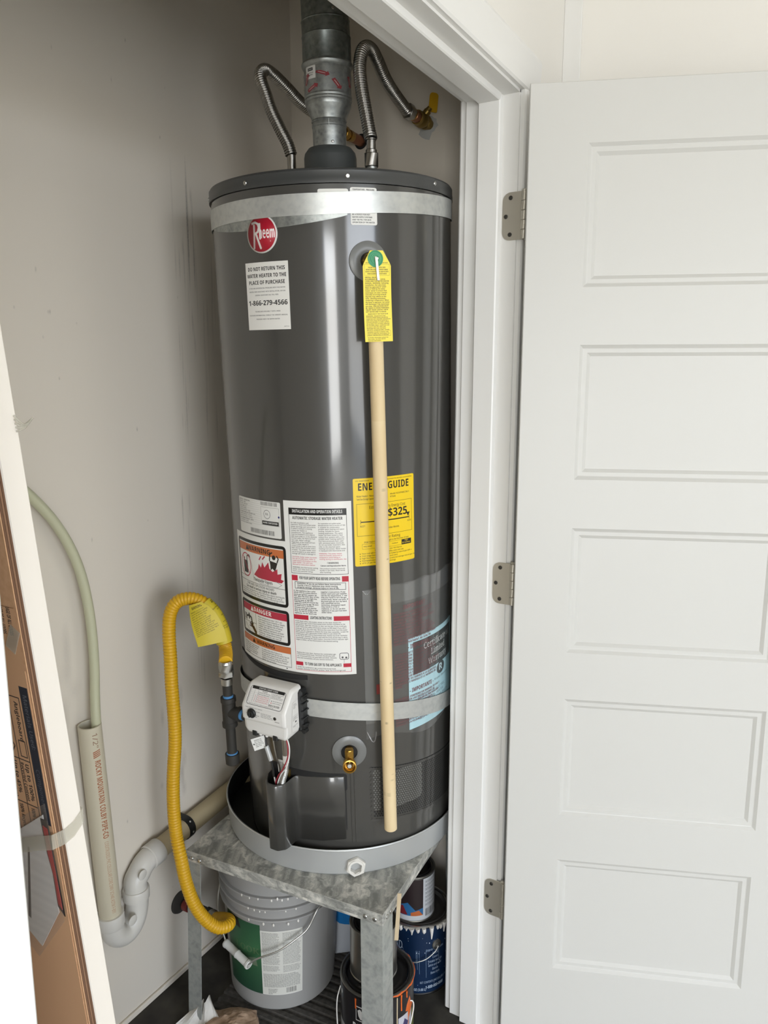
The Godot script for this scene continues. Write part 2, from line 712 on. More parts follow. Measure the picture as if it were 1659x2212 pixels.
func struct(s: SurfaceTool, called: String, m, label := "") -> MeshInstance3D:
	var o := done(s, called, m)
	o.set_meta("kind", "structure")
	if label:
		o.set_meta("label", label)
	return o


func part(s: SurfaceTool, called: String, m, parent, label := "") -> MeshInstance3D:
	var o := done(s, called, m, parent)
	if label:
		o.set_meta("label", label)
	return o


func pol(phi: float, h: float, r: float) -> Vector3:
	return Vector3(sin(deg_to_rad(phi)) * r, h, cos(deg_to_rad(phi)) * r)


func screw(parent, xf: Transform3D, r: float, m, called := "screw") -> MeshInstance3D:
	var s := start()
	lathe(s, [Vector2(0, 0), Vector2(r, 0), Vector2(r, r * 0.25), Vector2(r * 0.75, r * 0.5), Vector2(0, r * 0.55)], 12, xf)
	for a in [0.4, 0.4 + PI / 2]:
		box(s, xf * Vector3(0, r * 0.54, 0), Vector3(r * 1.1, r * 0.08, r * 0.22), 0.0, xf.basis * Basis(Vector3.UP, a))
	return part(s, called, m, parent)


# ---------------------------------------------------------------- the room
func room():
	var s := start()
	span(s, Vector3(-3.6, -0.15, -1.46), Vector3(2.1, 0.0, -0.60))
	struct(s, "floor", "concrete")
	s = start()
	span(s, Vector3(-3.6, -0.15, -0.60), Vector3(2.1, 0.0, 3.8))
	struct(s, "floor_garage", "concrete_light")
	s = start()
	span(s, Vector3(-3.6, 2.75, -1.46), Vector3(2.1, 2.9, 3.8))
	struct(s, "ceiling", "ceiling")
	wall_back_face()
	s = start()
	span(s, Vector3(1.7615, 0, -1.318), Vector3(1.88, 2.75, -0.668))
	struct(s, "wall_right", "wall")
	s = start()
	span(s, Vector3(0.18, 0, -1.318), Vector3(0.3, 2.75, -0.668))
	struct(s, "wall_left", "wall")
	s = start()
	span(s, Vector3(-3.4, 0, -0.668), Vector3(0.326, 2.75, -0.557))
	span(s, Vector3(0.326, 2.0626, -0.668), Vector3(1.481, 2.75, -0.557))
	span(s, Vector3(1.481, 0, -0.668), Vector3(1.88, 2.75, -0.557))
	struct(s, "wall_front", "wall_garage")
	s = start()
	span(s, Vector3(1.7125, 0, -0.557), Vector3(1.88, 2.75, 3.72))
	struct(s, "wall_garage_right", "wall_garage")
	s = start()                       # the opposite walls stand behind the camera and hold the two open doorways
	span(s, Vector3(-3.52, 0, -0.668), Vector3(-3.4, 2.75, 1.2))
	span(s, Vector3(-3.52, 0, 2.3), Vector3(-3.4, 2.75, 3.72))
	span(s, Vector3(-3.52, 2.1, 1.2), Vector3(-3.4, 2.75, 2.3))
	struct(s, "wall_garage_left", "wall_far")
	s = start()
	span(s, Vector3(-3.4, 0, 3.6), Vector3(-3.2, 2.75, 3.72))
	span(s, Vector3(-0.2, 0, 3.6), Vector3(1.7125, 2.75, 3.72))
	span(s, Vector3(-3.2, 2.5, 3.6), Vector3(-0.2, 2.75, 3.72))
	struct(s, "wall_garage_rear", "wall_far")
	s = start()
	span(s, Vector3(-12, -0.2, 3.8), Vector3(8, -0.05, 14))
	span(s, Vector3(-14, -0.2, -3), Vector3(-3.6, -0.05, 14))
	struct(s, "floor_driveway", "concrete_light")


func wall_back_face():
	var im := sheet(1024, 1024, "ddd5c7")
	var n := FastNoiseLite.new()
	n.seed = 5
	n.frequency = 0.006
	# u runs along x from 0.18 to 1.88, v from 2.75 down to 0
	var to := func(x: float, y: float) -> Vector2: return Vector2((x - 0.18) / 1.7 * 1024.0, (2.75 - y) / 2.75 * 1024.0)
	for k in 60:                       # scuffs rubbed along the wall beside the heater
		var p: Vector2 = to.call(rng.randf_range(1.30, 1.44), rng.randf_range(0.75, 1.95))
		smear(im, p, rng.randf_range(0.6, 1.6), rng.randf_range(8, 46), rng.randf_range(0.05, 0.2))
	smear(im, to.call(1.355, 1.86), 1.6, 60, 0.55)
	smear(im, to.call(1.372, 1.78), 1.2, 30, 0.4)
	for k in 26:
		var p: Vector2 = to.call(rng.randf_range(0.7, 1.4), rng.randf_range(0.2, 2.2))
		smear(im, p, rng.randf_range(0.6, 1.1), rng.randf_range(1, 2.4), rng.randf_range(0.12, 0.4))
	for k in 18:
		smear(im, to.call(rng.randf_range(0.72, 0.98), rng.randf_range(1.46, 1.66)), 1.0, rng.randf_range(1, 3), 0.25)
	for k in 14:                       # grey grime beside the valve and behind the standpipe
		smear(im, to.call(rng.randf_range(1.19, 1.27), rng.randf_range(0.45, 0.75)), rng.randf_range(2, 5), rng.randf_range(4, 16), 0.14)
		smear(im, to.call(rng.randf_range(0.9, 0.97), rng.randf_range(0.78, 1.0)), rng.randf_range(3, 8), rng.randf_range(8, 26), 0.06)
	var m := print_mat("wall_scuffed", im, 0.85, 0.3)
	m.texture_repeat = true
	var s := start()
	span(s, Vector3(0.18, 0, -1.44), Vector3(1.88, 2.75, -1.318))
	struct(s, "wall_back", m)


func smear(im: Image, p: Vector2, w: float, h: float, amount: float):
	var tone := Color("3b3733")
	for y in range(int(p.y - h), int(p.y + h) + 1):
		for x in range(int(p.x - w * 2), int(p.x + w * 2) + 1):
			if x < 0 or y < 0 or x >= im.get_width() or y >= im.get_height():
				continue
			var d := Vector2((x - p.x) / (w * 1.5), (y - p.y) / h).length()
			if d < 1.0:
				im.set_pixel(x, y, im.get_pixel(x, y).lerp(tone, amount * (1.0 - d) * rng.randf_range(0.5, 1.0)))


# x -> world x, y -> -z, z -> up
func upright() -> Transform3D:
	return Transform3D(Basis(Vector3(1, 0, 0), Vector3(0, 0, -1), Vector3(0, 1, 0)), Vector3.ZERO)


# x -> world z, y -> up, z -> -x
func level() -> Transform3D:
	return Transform3D(Basis(Vector3(0, 0, 1), Vector3(0, 1, 0), Vector3(-1, 0, 0)), Vector3.ZERO)


func trims():
	var s := start()
	prism(s, [Vector2(1.462, 0.558), Vector2(1.463, 0.557), Vector2(1.481, 0.557), Vector2(1.481, 0.668), Vector2(1.463, 0.668), Vector2(1.462, 0.667)], 0.0, 2.0626, upright())
	var jamb := struct(s, "trim_1", "trim")
	s = start()
	prism(s, [Vector2(1.453, 0.592), Vector2(1.462, 0.5895), Vector2(1.462, 0.638), Vector2(1.452, 0.637), Vector2(1.451, 0.636), Vector2(1.451, 0.5945)], 0.0, 2.0436, upright())
	part(s, "door_stop", "trim", jamb)
	s = start()
	prism(s, [Vector2(-0.668, 2.0436), Vector2(-0.557, 2.0436), Vector2(-0.557, 2.0626), Vector2(-0.668, 2.0626)], -1.481, -0.326, level())
	jamb = struct(s, "trim_2", "trim")
	s = start()
	prism(s, [Vector2(-0.638, 2.0436), Vector2(-0.636, 2.0326), Vector2(-0.5945, 2.0326), Vector2(-0.592, 2.0346), Vector2(-0.5895, 2.0436)], -1.451, -0.356, level())
	part(s, "door_stop", "trim", jamb)
	s = start()
	span(s, Vector3(0.326, 0, -0.668), Vector3(0.345, 2.0436, -0.557), 0.001)
	jamb = struct(s, "trim_3", "trim")
	s = start()
	span(s, Vector3(0.345, 0, -0.636), Vector3(0.356, 2.0436, -0.5945), 0.001)
	part(s, "door_stop", "trim", jamb)
	# casings towards the garage
	s = start()
	prism(s, [Vector2(1.467, 0.557), Vector2(1.467, 0.549), Vector2(1.471, 0.546), Vector2(1.5, 0.543), Vector2(1.53, 0.541), Vector2(1.536, 0.543), Vector2(1.536, 0.557)], 0.0, 2.0486, upright())
	struct(s, "trim_4", "trim")
	s = start()
	prism(s, [Vector2(-0.557, 2.0486), Vector2(-0.549, 2.0486), Vector2(-0.546, 2.0526), Vector2(-0.543, 2.08), Vector2(-0.541, 2.112), Vector2(-0.543, 2.118), Vector2(-0.557, 2.118)], -1.536, -0.271, level())
	struct(s, "trim_5", "trim")
	s = start()
	prism(s, [Vector2(0.340, 0.557), Vector2(0.340, 0.543), Vector2(0.338, 0.541), Vector2(0.277, 0.541), Vector2(0.271, 0.543), Vector2(0.271, 0.557)], 0.0, 2.0486, upright())
	struct(s, "trim_6", "trim")
	# casings towards the closet
	s = start()
	prism(s, [Vector2(1.467, 0.668), Vector2(1.467, 0.680), Vector2(1.469, 0.683), Vector2(1.524, 0.683), Vector2(1.524, 0.668)], 0.006, 2.0486, upright())
	struct(s, "trim_7", "trim")
	s = start()
	prism(s, [Vector2(-0.668, 2.0486), Vector2(-0.680, 2.0486), Vector2(-0.683, 2.0506), Vector2(-0.683, 2.106), Vector2(-0.668, 2.106)], -1.524, -0.31, level())
	struct(s, "trim_8", "trim")
	# the narrow corner strip high on the right
	s = start()
	span(s, Vector3(1.7085, 0, -0.557), Vector3(1.7125, 2.75, -0.519), 0.001)
	struct(s, "trim_9", "trim")
	s = start()
	span(s, Vector3(0.3, 0, -1.318), Vector3(1.7615, 0.014, -1.31), 0.002)
	struct(s, "baseboard_back", "wall")


func door():
	var xf := Transform3D(Basis(Vector3(0.3702, 0, 0.929), Vector3.UP, Vector3(-0.929, 0, 0.3702)), KNEE)
	var d := Node3D.new()
	d.name = "door_1"
	d.transform = xf
	add_child(d)
	tag(d, "open white door with five raised panels, hung on the right jamb of the heater closet", "door", "", "structure")
	var x0 := 0.003
	var x1 := 0.613
	var y0 := 0.012
	var y1 := 2.0405
	var zf := 0.042
	var zb := 0.007
	var holes := [[1.9346, 1.6798], [1.5733, 1.3143], [1.2169, 0.9574], [0.8568, 0.5958], [0.4912, 0.2266]]
	var s := start()
	s.set_smooth_group(-1)
	var f := func(xa: float, ya: float, xb: float, yb: float, z: float, o: float):
		quad(s, Vector3(xa, ya, z), Vector3(xb, ya, z), Vector3(xb, yb, z), Vector3(xa, yb, z), Vector3(0, 0, o))
	f.call(x0 + 0.0015, y0, 0.112, y1 - 0.0015, zf, 1.0)
	f.call(0.506, y0, x1 - 0.0015, y1 - 0.0015, zf, 1.0)
	var top := y1 - 0.0015
	for h in holes:
		f.call(0.112, h[0], 0.506, top, zf, 1.0)
		top = h[1]
	f.call(0.112, y0, 0.506, top, zf, 1.0)
	f.call(x0, y0, x1, y1, zb, -1.0)
	for c in [[x0, 1.0, -1.0], [x1, -1.0, 1.0]]:
		quad(s, Vector3(c[0], y0, zb), Vector3(c[0], y1, zb), Vector3(c[0], y1, zf - 0.0015), Vector3(c[0], y0, zf - 0.0015), Vector3(c[2], 0, 0))
		quad(s, Vector3(c[0], y0, zf - 0.0015), Vector3(c[0], y1, zf - 0.0015), Vector3(c[0] + 0.0015 * c[1], y1, zf), Vector3(c[0] + 0.0015 * c[1], y0, zf), Vector3(c[2], 0, 1))
	quad(s, Vector3(x0, y1, zb), Vector3(x1, y1, zb), Vector3(x1, y1, zf - 0.0015), Vector3(x0, y1, zf - 0.0015), Vector3.UP)
	quad(s, Vector3(x0, y1, zf - 0.0015), Vector3(x1, y1, zf - 0.0015), Vector3(x1, y1 - 0.0015, zf), Vector3(x0, y1 - 0.0015, zf), Vector3(0, 1, 1))
	quad(s, Vector3(x0, y0, zb), Vector3(x1, y0, zb), Vector3(x1, y0, zf), Vector3(x0, y0, zf), Vector3.DOWN)
	part(s, "slab", "door", d)
	for h in holes:
		s = start()
		s.set_smooth_group(-1)
		var rings := [[0.0, 0.0], [0.006, -0.0045], [0.0075, -0.005], [0.0145, -0.005], [0.021, -0.0095]]
		for i in rings.size() - 1:
			var a = rings[i]
			var b = rings[i + 1]
			var pa := [Vector3(0.112 + a[0], h[1] + a[0], zf + a[1]), Vector3(0.506 - a[0], h[1] + a[0], zf + a[1]), Vector3(0.506 - a[0], h[0] - a[0], zf + a[1]), Vector3(0.112 + a[0], h[0] - a[0], zf + a[1])]
			var pb := [Vector3(0.112 + b[0], h[1] + b[0], zf + b[1]), Vector3(0.506 - b[0], h[1] + b[0], zf + b[1]), Vector3(0.506 - b[0], h[0] - b[0], zf + b[1]), Vector3(0.112 + b[0], h[0] - b[0], zf + b[1])]
			for k in 4:
				quad(s, pa[k], pa[(k + 1) % 4], pb[(k + 1) % 4], pb[k], Vector3(0, 0, 1))
		var c := 0.021
		quad(s, Vector3(0.112 + c, h[1] + c, zf - 0.0095), Vector3(0.506 - c, h[1] + c, zf - 0.0095), Vector3(0.506 - c, h[0] - c, zf - 0.0095), Vector3(0.112 + c, h[0] - c, zf - 0.0095), Vector3(0, 0, 1))
		part(s, "panel", "door", d)


func hinges():
	var where := ["uppermost brushed nickel hinge on the white jamb, level with the top of the heater", "middle brushed nickel hinge on the white jamb, the brightest of the three", "lowest brushed nickel hinge on the white jamb, near the paint cans"]
	var ys := [1.8205, 1.085, 0.3485]
	for i in 3:
		var h := thing("door_hinge" if i == 0 else "door_hinge_00%d" % i, where[i], "hinge", Transform3D(Basis(), Vector3(1.462, ys[i], -0.5416)), "hinges of the closet door")
		# the leaf lies on the jamb and faces -x: outline x -> -z, y -> up, z -> -x
		var lf := Transform3D(Basis(Vector3(0, 0, -1), Vector3(0, 1, 0), Vector3(1, 0, 0)), Vector3.ZERO)
		var s := start()
		prism(s, rounded(0.002, -0.0445, 0.0435, 0.0445, [0, 0.0159, 0.0159, 0]), -0.0022, 0.0006, lf)
		var leaf := part(s, "leaf", "nickel", h)
		for p in [[0.027, 0.034], [0.036, 0.0], [0.027, -0.034]]:
			screw(leaf, Transform3D(Basis(Vector3(0, 0, 1), Vector3(-1, 0, 0), Vector3(0, -1, 0)), lf * Vector3(p[0], p[1], -0.0022)), 0.0042, "screw_dark")
		for k in 5:
			s = start()
			var y := -0.0445 + 0.0178 * k
			lathe(s, [Vector2(0, y + 0.0003), Vector2(0.0058, y + 0.0003), Vector2(0.0062, y + 0.0008), Vector2(0.0062, y + 0.017), Vector2(0.0058, y + 0.0175), Vector2(0, y + 0.0175)], 16)
			part(s, "knuckle", "nickel", h)
		s = start()
		lathe(s, [Vector2(0, 0.0445), Vector2(0.0048, 0.0445), Vector2(0.0055, 0.0468), Vector2(0.003, 0.0485), Vector2(0, 0.049)], 16)
		part(s, "pin_cap", "nickel", h)


# ---------------------------------------------------------------- stand and drain pan
func stand_and_pan():
	var t := thing("heater_stand", "galvanized square metal stand with bolted angle legs, carrying the grey water heater", "stand", Transform3D(Basis(Vector3(0.9963, 0, -0.0859), Vector3.UP, Vector3(0.0859, 0, 0.9963)), Vector3(1.1871, 0.0, -0.6939)))
	var w := 0.505
	var top := 0.436
	var s := start()
	span(s, Vector3(0, top - 0.0022, -w), Vector3(w, top, 0), 0.0008)
	part(s, "top_plate", "stand_metal", t)
	for r in [[Vector3(0, top - 0.026, -0.002), Vector3(w, top - 0.001, 0.0005)], [Vector3(0, top - 0.026, -w), Vector3(w, top - 0.001, -w + 0.002)], [Vector3(-0.0005, top - 0.026, -w), Vector3(0.002, top - 0.001, 0)], [Vector3(w - 0.002, top - 0.026, -w), Vector3(w, top - 0.001, 0)]]:
		s = start()
		span(s, r[0], r[1], 0.0006)
		part(s, "flange", "stand_metal", t)
	for c in [[0.0025, -0.0025, 1, -1, 0.004, 0.002], [w - 0.0025, -0.0025, -1, -1, 0.006, 0.004], [0.0025, -w + 0.0025, 1, 1, -0.019, -0.002], [w - 0.0025, -w + 0.0025, -1, 1, 0.006, -0.004]]:
		s = start()
		var d := 0.05 if c[3] < 0 else 0.037
		var o := [Vector2(0, 0), Vector2(d, 0), Vector2(d, 0.0025), Vector2(0.0025, 0.0025), Vector2(0.0025, d), Vector2(0, d)]
		var q := []
		for p in o:
			q.append(Vector2(c[0] + p.x * c[2], -(c[1] + p.y * c[3])))
		prism(s, q, 0.0, top - 0.003, Transform3D(Basis(Vector3(1, 0, 0), Vector3(0, 0, -1), Vector3(-c[4], top, -c[5]) / top), Vector3(c[4], 0, c[5])))
		part(s, "leg", "stand_leg_metal", t)
	for p in [[0.018, 0.0], [0.036, 0.0], [w - 0.018, 0.0], [w - 0.036, 0.0]]:
		screw(t, Transform3D(Basis(Vector3(1, 0, 0), Vector3(0, 0, 1), Vector3(0, -1, 0)), Vector3(p[0], top - 0.0155, 0.0005)), 0.0048, "chrome", "bolt")
	for z in [-0.018, -0.04, -w + 0.018, -w + 0.04]:
		screw(t, Transform3D(Basis(Vector3(0, 0, 1), Vector3(-1, 0, 0), Vector3(0, -1, 0)), Vector3(-0.0005, top - 0.0155, z)), 0.0048, "chrome", "bolt")
		screw(t, Transform3D(Basis(Vector3(0, 0, 1), Vector3(1, 0, 0), Vector3(0, 1, 0)), Vector3(w, top - 0.0155, z)), 0.0048, "chrome", "bolt")
	var pan := thing("drain_pan", "round aluminium drain pan under the grey water heater, with a white plastic outlet", "pan", Transform3D(Basis(), Vector3(1.4914, 0.4362, -0.9891)))
	s = start()
	lathe(s, [Vector2(0, 0), Vector2(0.283, 0), Vector2(0.2865, 0.004), Vector2(0.2897, 0.058), Vector2(0.2918, 0.0592), Vector2(0.2926, 0.0615), Vector2(0.2912, 0.0638), Vector2(0.2888, 0.0632)], 96)
	part(s, "pan_wall", "pan_metal", pan)
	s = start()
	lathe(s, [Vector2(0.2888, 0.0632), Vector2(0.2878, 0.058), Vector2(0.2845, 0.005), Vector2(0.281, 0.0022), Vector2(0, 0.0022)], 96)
	part(s, "pan_inside", "black_plastic", pan)  # inner face of the pan, coloured black all over
	var out := Vector3(sin(deg_to_rad(-51.4)), 0, cos(deg_to_rad(-51.4)))
	var xf := along(out * 0.287 + Vector3(0, 0.024, 0), out)
	s = start()
	hexagon(s, xf.translated_local(Vector3(0, 0.001, 0)).rotated_local(Vector3.UP, 0.35), 0.0225, 0.011, 6, 0.0135)
	lathe(s, [Vector2(0.0185, 0.0), Vector2(0.0185, 0.012), Vector2(0.0175, 0.0135), Vector2(0.0135, 0.0135), Vector2(0.0135, -0.01)], 28, xf)
	var fit := part(s, "outlet_nut", "pvc_white", pan)
	s = start()
	lathe(s, [Vector2(0, -0.008), Vector2(0.0137, -0.008)], 24, xf)
	part(s, "outlet_core", "caulk", fit)
	s = start()
	lathe(s, [Vector2(0.024, -0.016), Vector2(0.026, -0.014), Vector2(0.026, -0.004), Vector2(0.012, -0.003)], 28, xf.translated_local(Vector3(0, 0, 0)))
	part(s, "inner_nut", "pvc_white", pan)


# ---------------------------------------------------------------- the water heater
const SAFETY := "For Safe Installation and Operation: Read and follow water heater warnings and instructions. If owner's manual is missing contact the retailer or manufacturer. This appliance must be installed in accordance with local codes or, in the absence of local codes, the National Fuel Gas Code. Water Leakage: Regardless of the material from which a water heater is constructed, it will at some time leak, due to the corrosive action of water. The water heater must not be located in an area where leakage will result in damage to adjacent area or lower floors. When such areas cannot be avoided, it is recommended that a suitable catch pan, adequately drained, be installed under the water heater."
const STEPS := "STOP! Read safety information above on this label. Rotate the combination gas control thermostat knob counter-clockwise to the OFF position. Wait five minutes to clear out any gas. If you smell gas, STOP! Follow the safety information above on this label. If you don't smell gas, go to the next step. Remove the outer door from the water heater. Do not attempt to remove the inner door assembly. Locate the piezo-electric spark generator button which is just below the combination gas control thermostat knob. Rotate the knob clockwise to the PILOT position. Depress and hold the knob all the way in while repeatedly pressing the spark button. Once the STATUS indicator light begins to blink, set the thermostat to the desired setting."


func heater():
	var t := thing("water_heater", "tall dark grey cylindrical gas water heater with a red round badge and many printed labels", "water heater", heater_frame)
	var s := start()
	lathe(s, [Vector2(0, 0.0105), Vector2(0.247, 0.0105), Vector2(0.2485, 0.0125), Vector2(0.25, 0.03), Vector2(0.25, 1.4245)], 128)
	part(s, "jacket", "heater_paint", t)
	s = start()
	lathe(s, [Vector2(0.2495, 1.4255), Vector2(0.2535, 1.4255), Vector2(0.2535, 1.434), Vector2(0.2528, 1.4355), Vector2(0.2528, 1.447), Vector2(0.2505, 1.4505), Vector2(0.245, 1.4525), Vector2(0, 1.456)], 128)
	var cap := part(s, "top_cap", "cap_paint", t)
	for p in [[-95.0, 1.4305], [-49.5, 1.4305], [-4.5, 1.4335], [35.0, 1.432], [-140.0, 1.431]]:
		screw(cap, along(pol(p[0], p[1] + 0.006, 0.2528), pol(p[0], 0, 1)), 0.0042, "chrome")
	s = start()
	lathe(s, [Vector2(0.072, 1.4535), Vector2(0.066, 1.466), Vector2(0.058, 1.482), Vector2(0.0545, 1.49), Vector2(0.0545, 1.518), Vector2(0.0525, 1.527), Vector2(0.045, 1.5365), Vector2(0.036, 1.5385)], 56)
	part(s, "flue_collar", "collar_paint", t)
	labels(t)
	valves(t)
	access_panel(t)


func labels(t):
	# round badge
	var im := sheet(320, 320, "d5d2cd")
	disc(im, Vector2(160, 160), 148, Color("a3192c"))
	var w := Color("dcd8d4")
	stroke(im, [Vector2(86, 78), Vector2(78, 272)], 19, w)
	stroke(im, [Vector2(58, 70), Vector2(100, 62), Vector2(128, 76), Vector2(136, 106), Vector2(124, 140), Vector2(96, 154)], 19, w)
	stroke(im, [Vector2(100, 150), Vector2(150, 276)], 20, w)
	var rest := word("heem", 120, w, "sansbold")
	rest.resize(168, 176)
	im.blend_rect(rest, Rect2i(Vector2i.ZERO, rest.get_size()), Vector2i(134, 74))
	stroke(im, [Vector2(147, 70), Vector2(147, 196)], 19, w)
	put(im, "R", 246, 214, 18, w)
	print_mat("badge_print", im, 0.3)
	var s := start()
	s.set_smooth_group(1)
	var c := Vector2(-88.0, 1.345)
	for k in 48:
		var p := []
		var uv := []
		for q in [[0.0, k], [1.0, k], [1.0, k + 1]]:
			var a: float = TAU * q[1] / 48.0
			var dx: float = sin(a) * 0.034 * q[0]
			var dy: float = cos(a) * 0.034 * q[0]
			p.append(pol(c.x + rad_to_deg(dx / 0.25), c.y + dy, 0.2522))
			uv.append(Vector2(0.5 + dx / 0.068, 0.5 - dy / 0.068))
		tri(s, p[0], p[1], p[2], pol(c.x, 0, 1), uv[0], uv[1], uv[2])
		quad(s, p[1], p[2], p[2] - pol(c.x, 0, 0.002), p[1] - pol(c.x, 0, 0.002), p[1] - pol(c.x, c.y, 0.252), uv[1], uv[2], uv[2], uv[1])
	part(s, "badge", "badge_print", t, "round red badge with white lettering")
	# return notice
	im = sheet(512, 660, "dcdad4")
	for k in 3:
		put(im, ["DO NOT RETURN THIS", "WATER HEATER TO THE", "PLACE OF PURCHASE"][k], 256, 34 + k * 66, 50, Color("161616"), "sansbold", 0.5, [452, 476, 440][k])
	for k in 3:
		put(im, ["IF YOU ARE EXPERIENCING PROBLEMS WITH THIS WATER", "HEATER, NEED ASSISTANCE WITH INSTALLATION, OR FOR", "GENERAL QUESTIONS CALL TOLL FREE:"][k], 256, 240 + k * 34, 17, Color("2b2b2b"), "sans", 0.5, [440, 440, 290][k])
	put(im, "1-866-279-4566", 256, 356, 66, Color("161616"), "sansbold", 0.5, 476)
	for k in 3:
		put(im, ["TECHNICIANS AVAILABLE 7 DAYS A WEEK", "FOR MORE INFORMATION, CONSULT THE OWNER'S MANUAL", "PROVIDED WITH THE WATER HEATER"][k], 256, 468 + k * 38, 17, Color("2b2b2b"), "sans", 0.5, [310, 468, 290][k])
	put(im, "AP0712-3", 500, 622, 13, Color("3b3b3b"), "sans", 1.0)
	print_mat("notice_print", im)
	s = start()
	curl(s, -98.3, -76.0, 1.1725, 1.2955, 0.25)
	part(s, "notice_label", "notice_print", t, "white notice label with a telephone number")
	# temperature and pressure label under the strap
	im = sheet(320, 400, "d9d8d3")
	put(im, "TEMPERATURE   PRESSURE", 160, 8, 24, Color("1c1c1c"), "sansbold", 0.5, 270)
	put(im, "RELIEF VALVE", 160, 36, 24, Color("1c1c1c"), "sansbold", 0.5, 200)
	para(im, "FOR SAFE OPERATION OF THE WATER HEATER, THE RELIEF VALVE MUST NOT BE REMOVED FROM ITS DESIGNATED POINT OF INSTALLATION OR PLUGGED. THIS VALVE MUST BE A DEVICE FOR HOT WATER SUPPLY SYSTEMS AND 150 PSI. FOR SAFE OPERATION OF THE WATER HEATER, THE RELIEF VALVE MUST NOT BE REMOVED FROM ITS DESIGNATED POINT OF INSTALLATION OR PLUGGED.", 16, 80, 290, 21, 28, 11, Color("1c1c1c"), "sansbold")
	print_mat("relief_print", im)
	s = start()
	curl(s, -48.6, -37.2, 1.354, 1.418, 0.25, 0.0006, 0.003)
	part(s, "relief_label", "relief_print", t, "small white label half under the strap")
	s = start()
	curl(s, -62.0, -49.4, 1.385, 1.4155, 0.25, 0.0006, 0.003)
	part(s, "upper_label", "sticker_white", t, "white label edge showing above the strap")
	# rating plate
	im = sheet(640, 360, "d4d3ce")
	var k1 := Color("2d2c2b")
	for k in 12:
		put(im, ["MODEL NO.   XG50T06EC38U1", "SERIAL NO.   Q4818", "MFG. DATE   05DEC2018", "CAP. U.S. GALS.   50", "TYPE GAS   NATURAL", "INPUT BTU PER HOUR   38,000", "RECOVERY RATING GAL PER HOUR   39.4", "MANIFOLD PRESSURE   4.0 IN W.C.", "MAX. INLET PRESSURE   14.0 IN W.C.", "MAX. WORKING PRESSURE   150 PSI", "TEST PRESSURE   300 PSI", "NOT FOR USE IN MOBILE HOMES"][k], 12, 16 + k * 21, 15, k1, "sansbold" if k % 3 == 0 else "sans")
		rect(im, 8, 14 + k * 21, 370, 1, Color("77756f"))
	frame(im, 388, 60, 234, 180, 2, Color("55534f"))
	disc(im, Vector2(470, 130), 44, k1)
	disc(im, Vector2(470, 130), 40, Color("d4d3ce"))
	put(im, "UL", 470, 112, 28, k1, "serifbold", 0.5)
	rect(im, 400, 196, 214, 40, Color("131313"))
	put(im, "AHRI CERTIFIED", 507, 200, 24, Color("e4e4e0"), "sansbold", 0.5, 196)
	bars(im, 390, 8, 210, 36)
	bars(im, 210, 292, 350, 46)
	disc(im, Vector2(618, 146), 10, Color("1d2363"))
	print_mat("rating_print", im)
	s = start()
	curl(s, -116.0, -86.0, 0.7605, 0.836, 0.25, 0.0006, 0.003)
	part(s, "rating_plate", "rating_print", t, "pale grey rating plate with bar codes")
	instruction_label(t)
	energy_label(t)
	pouch(t)


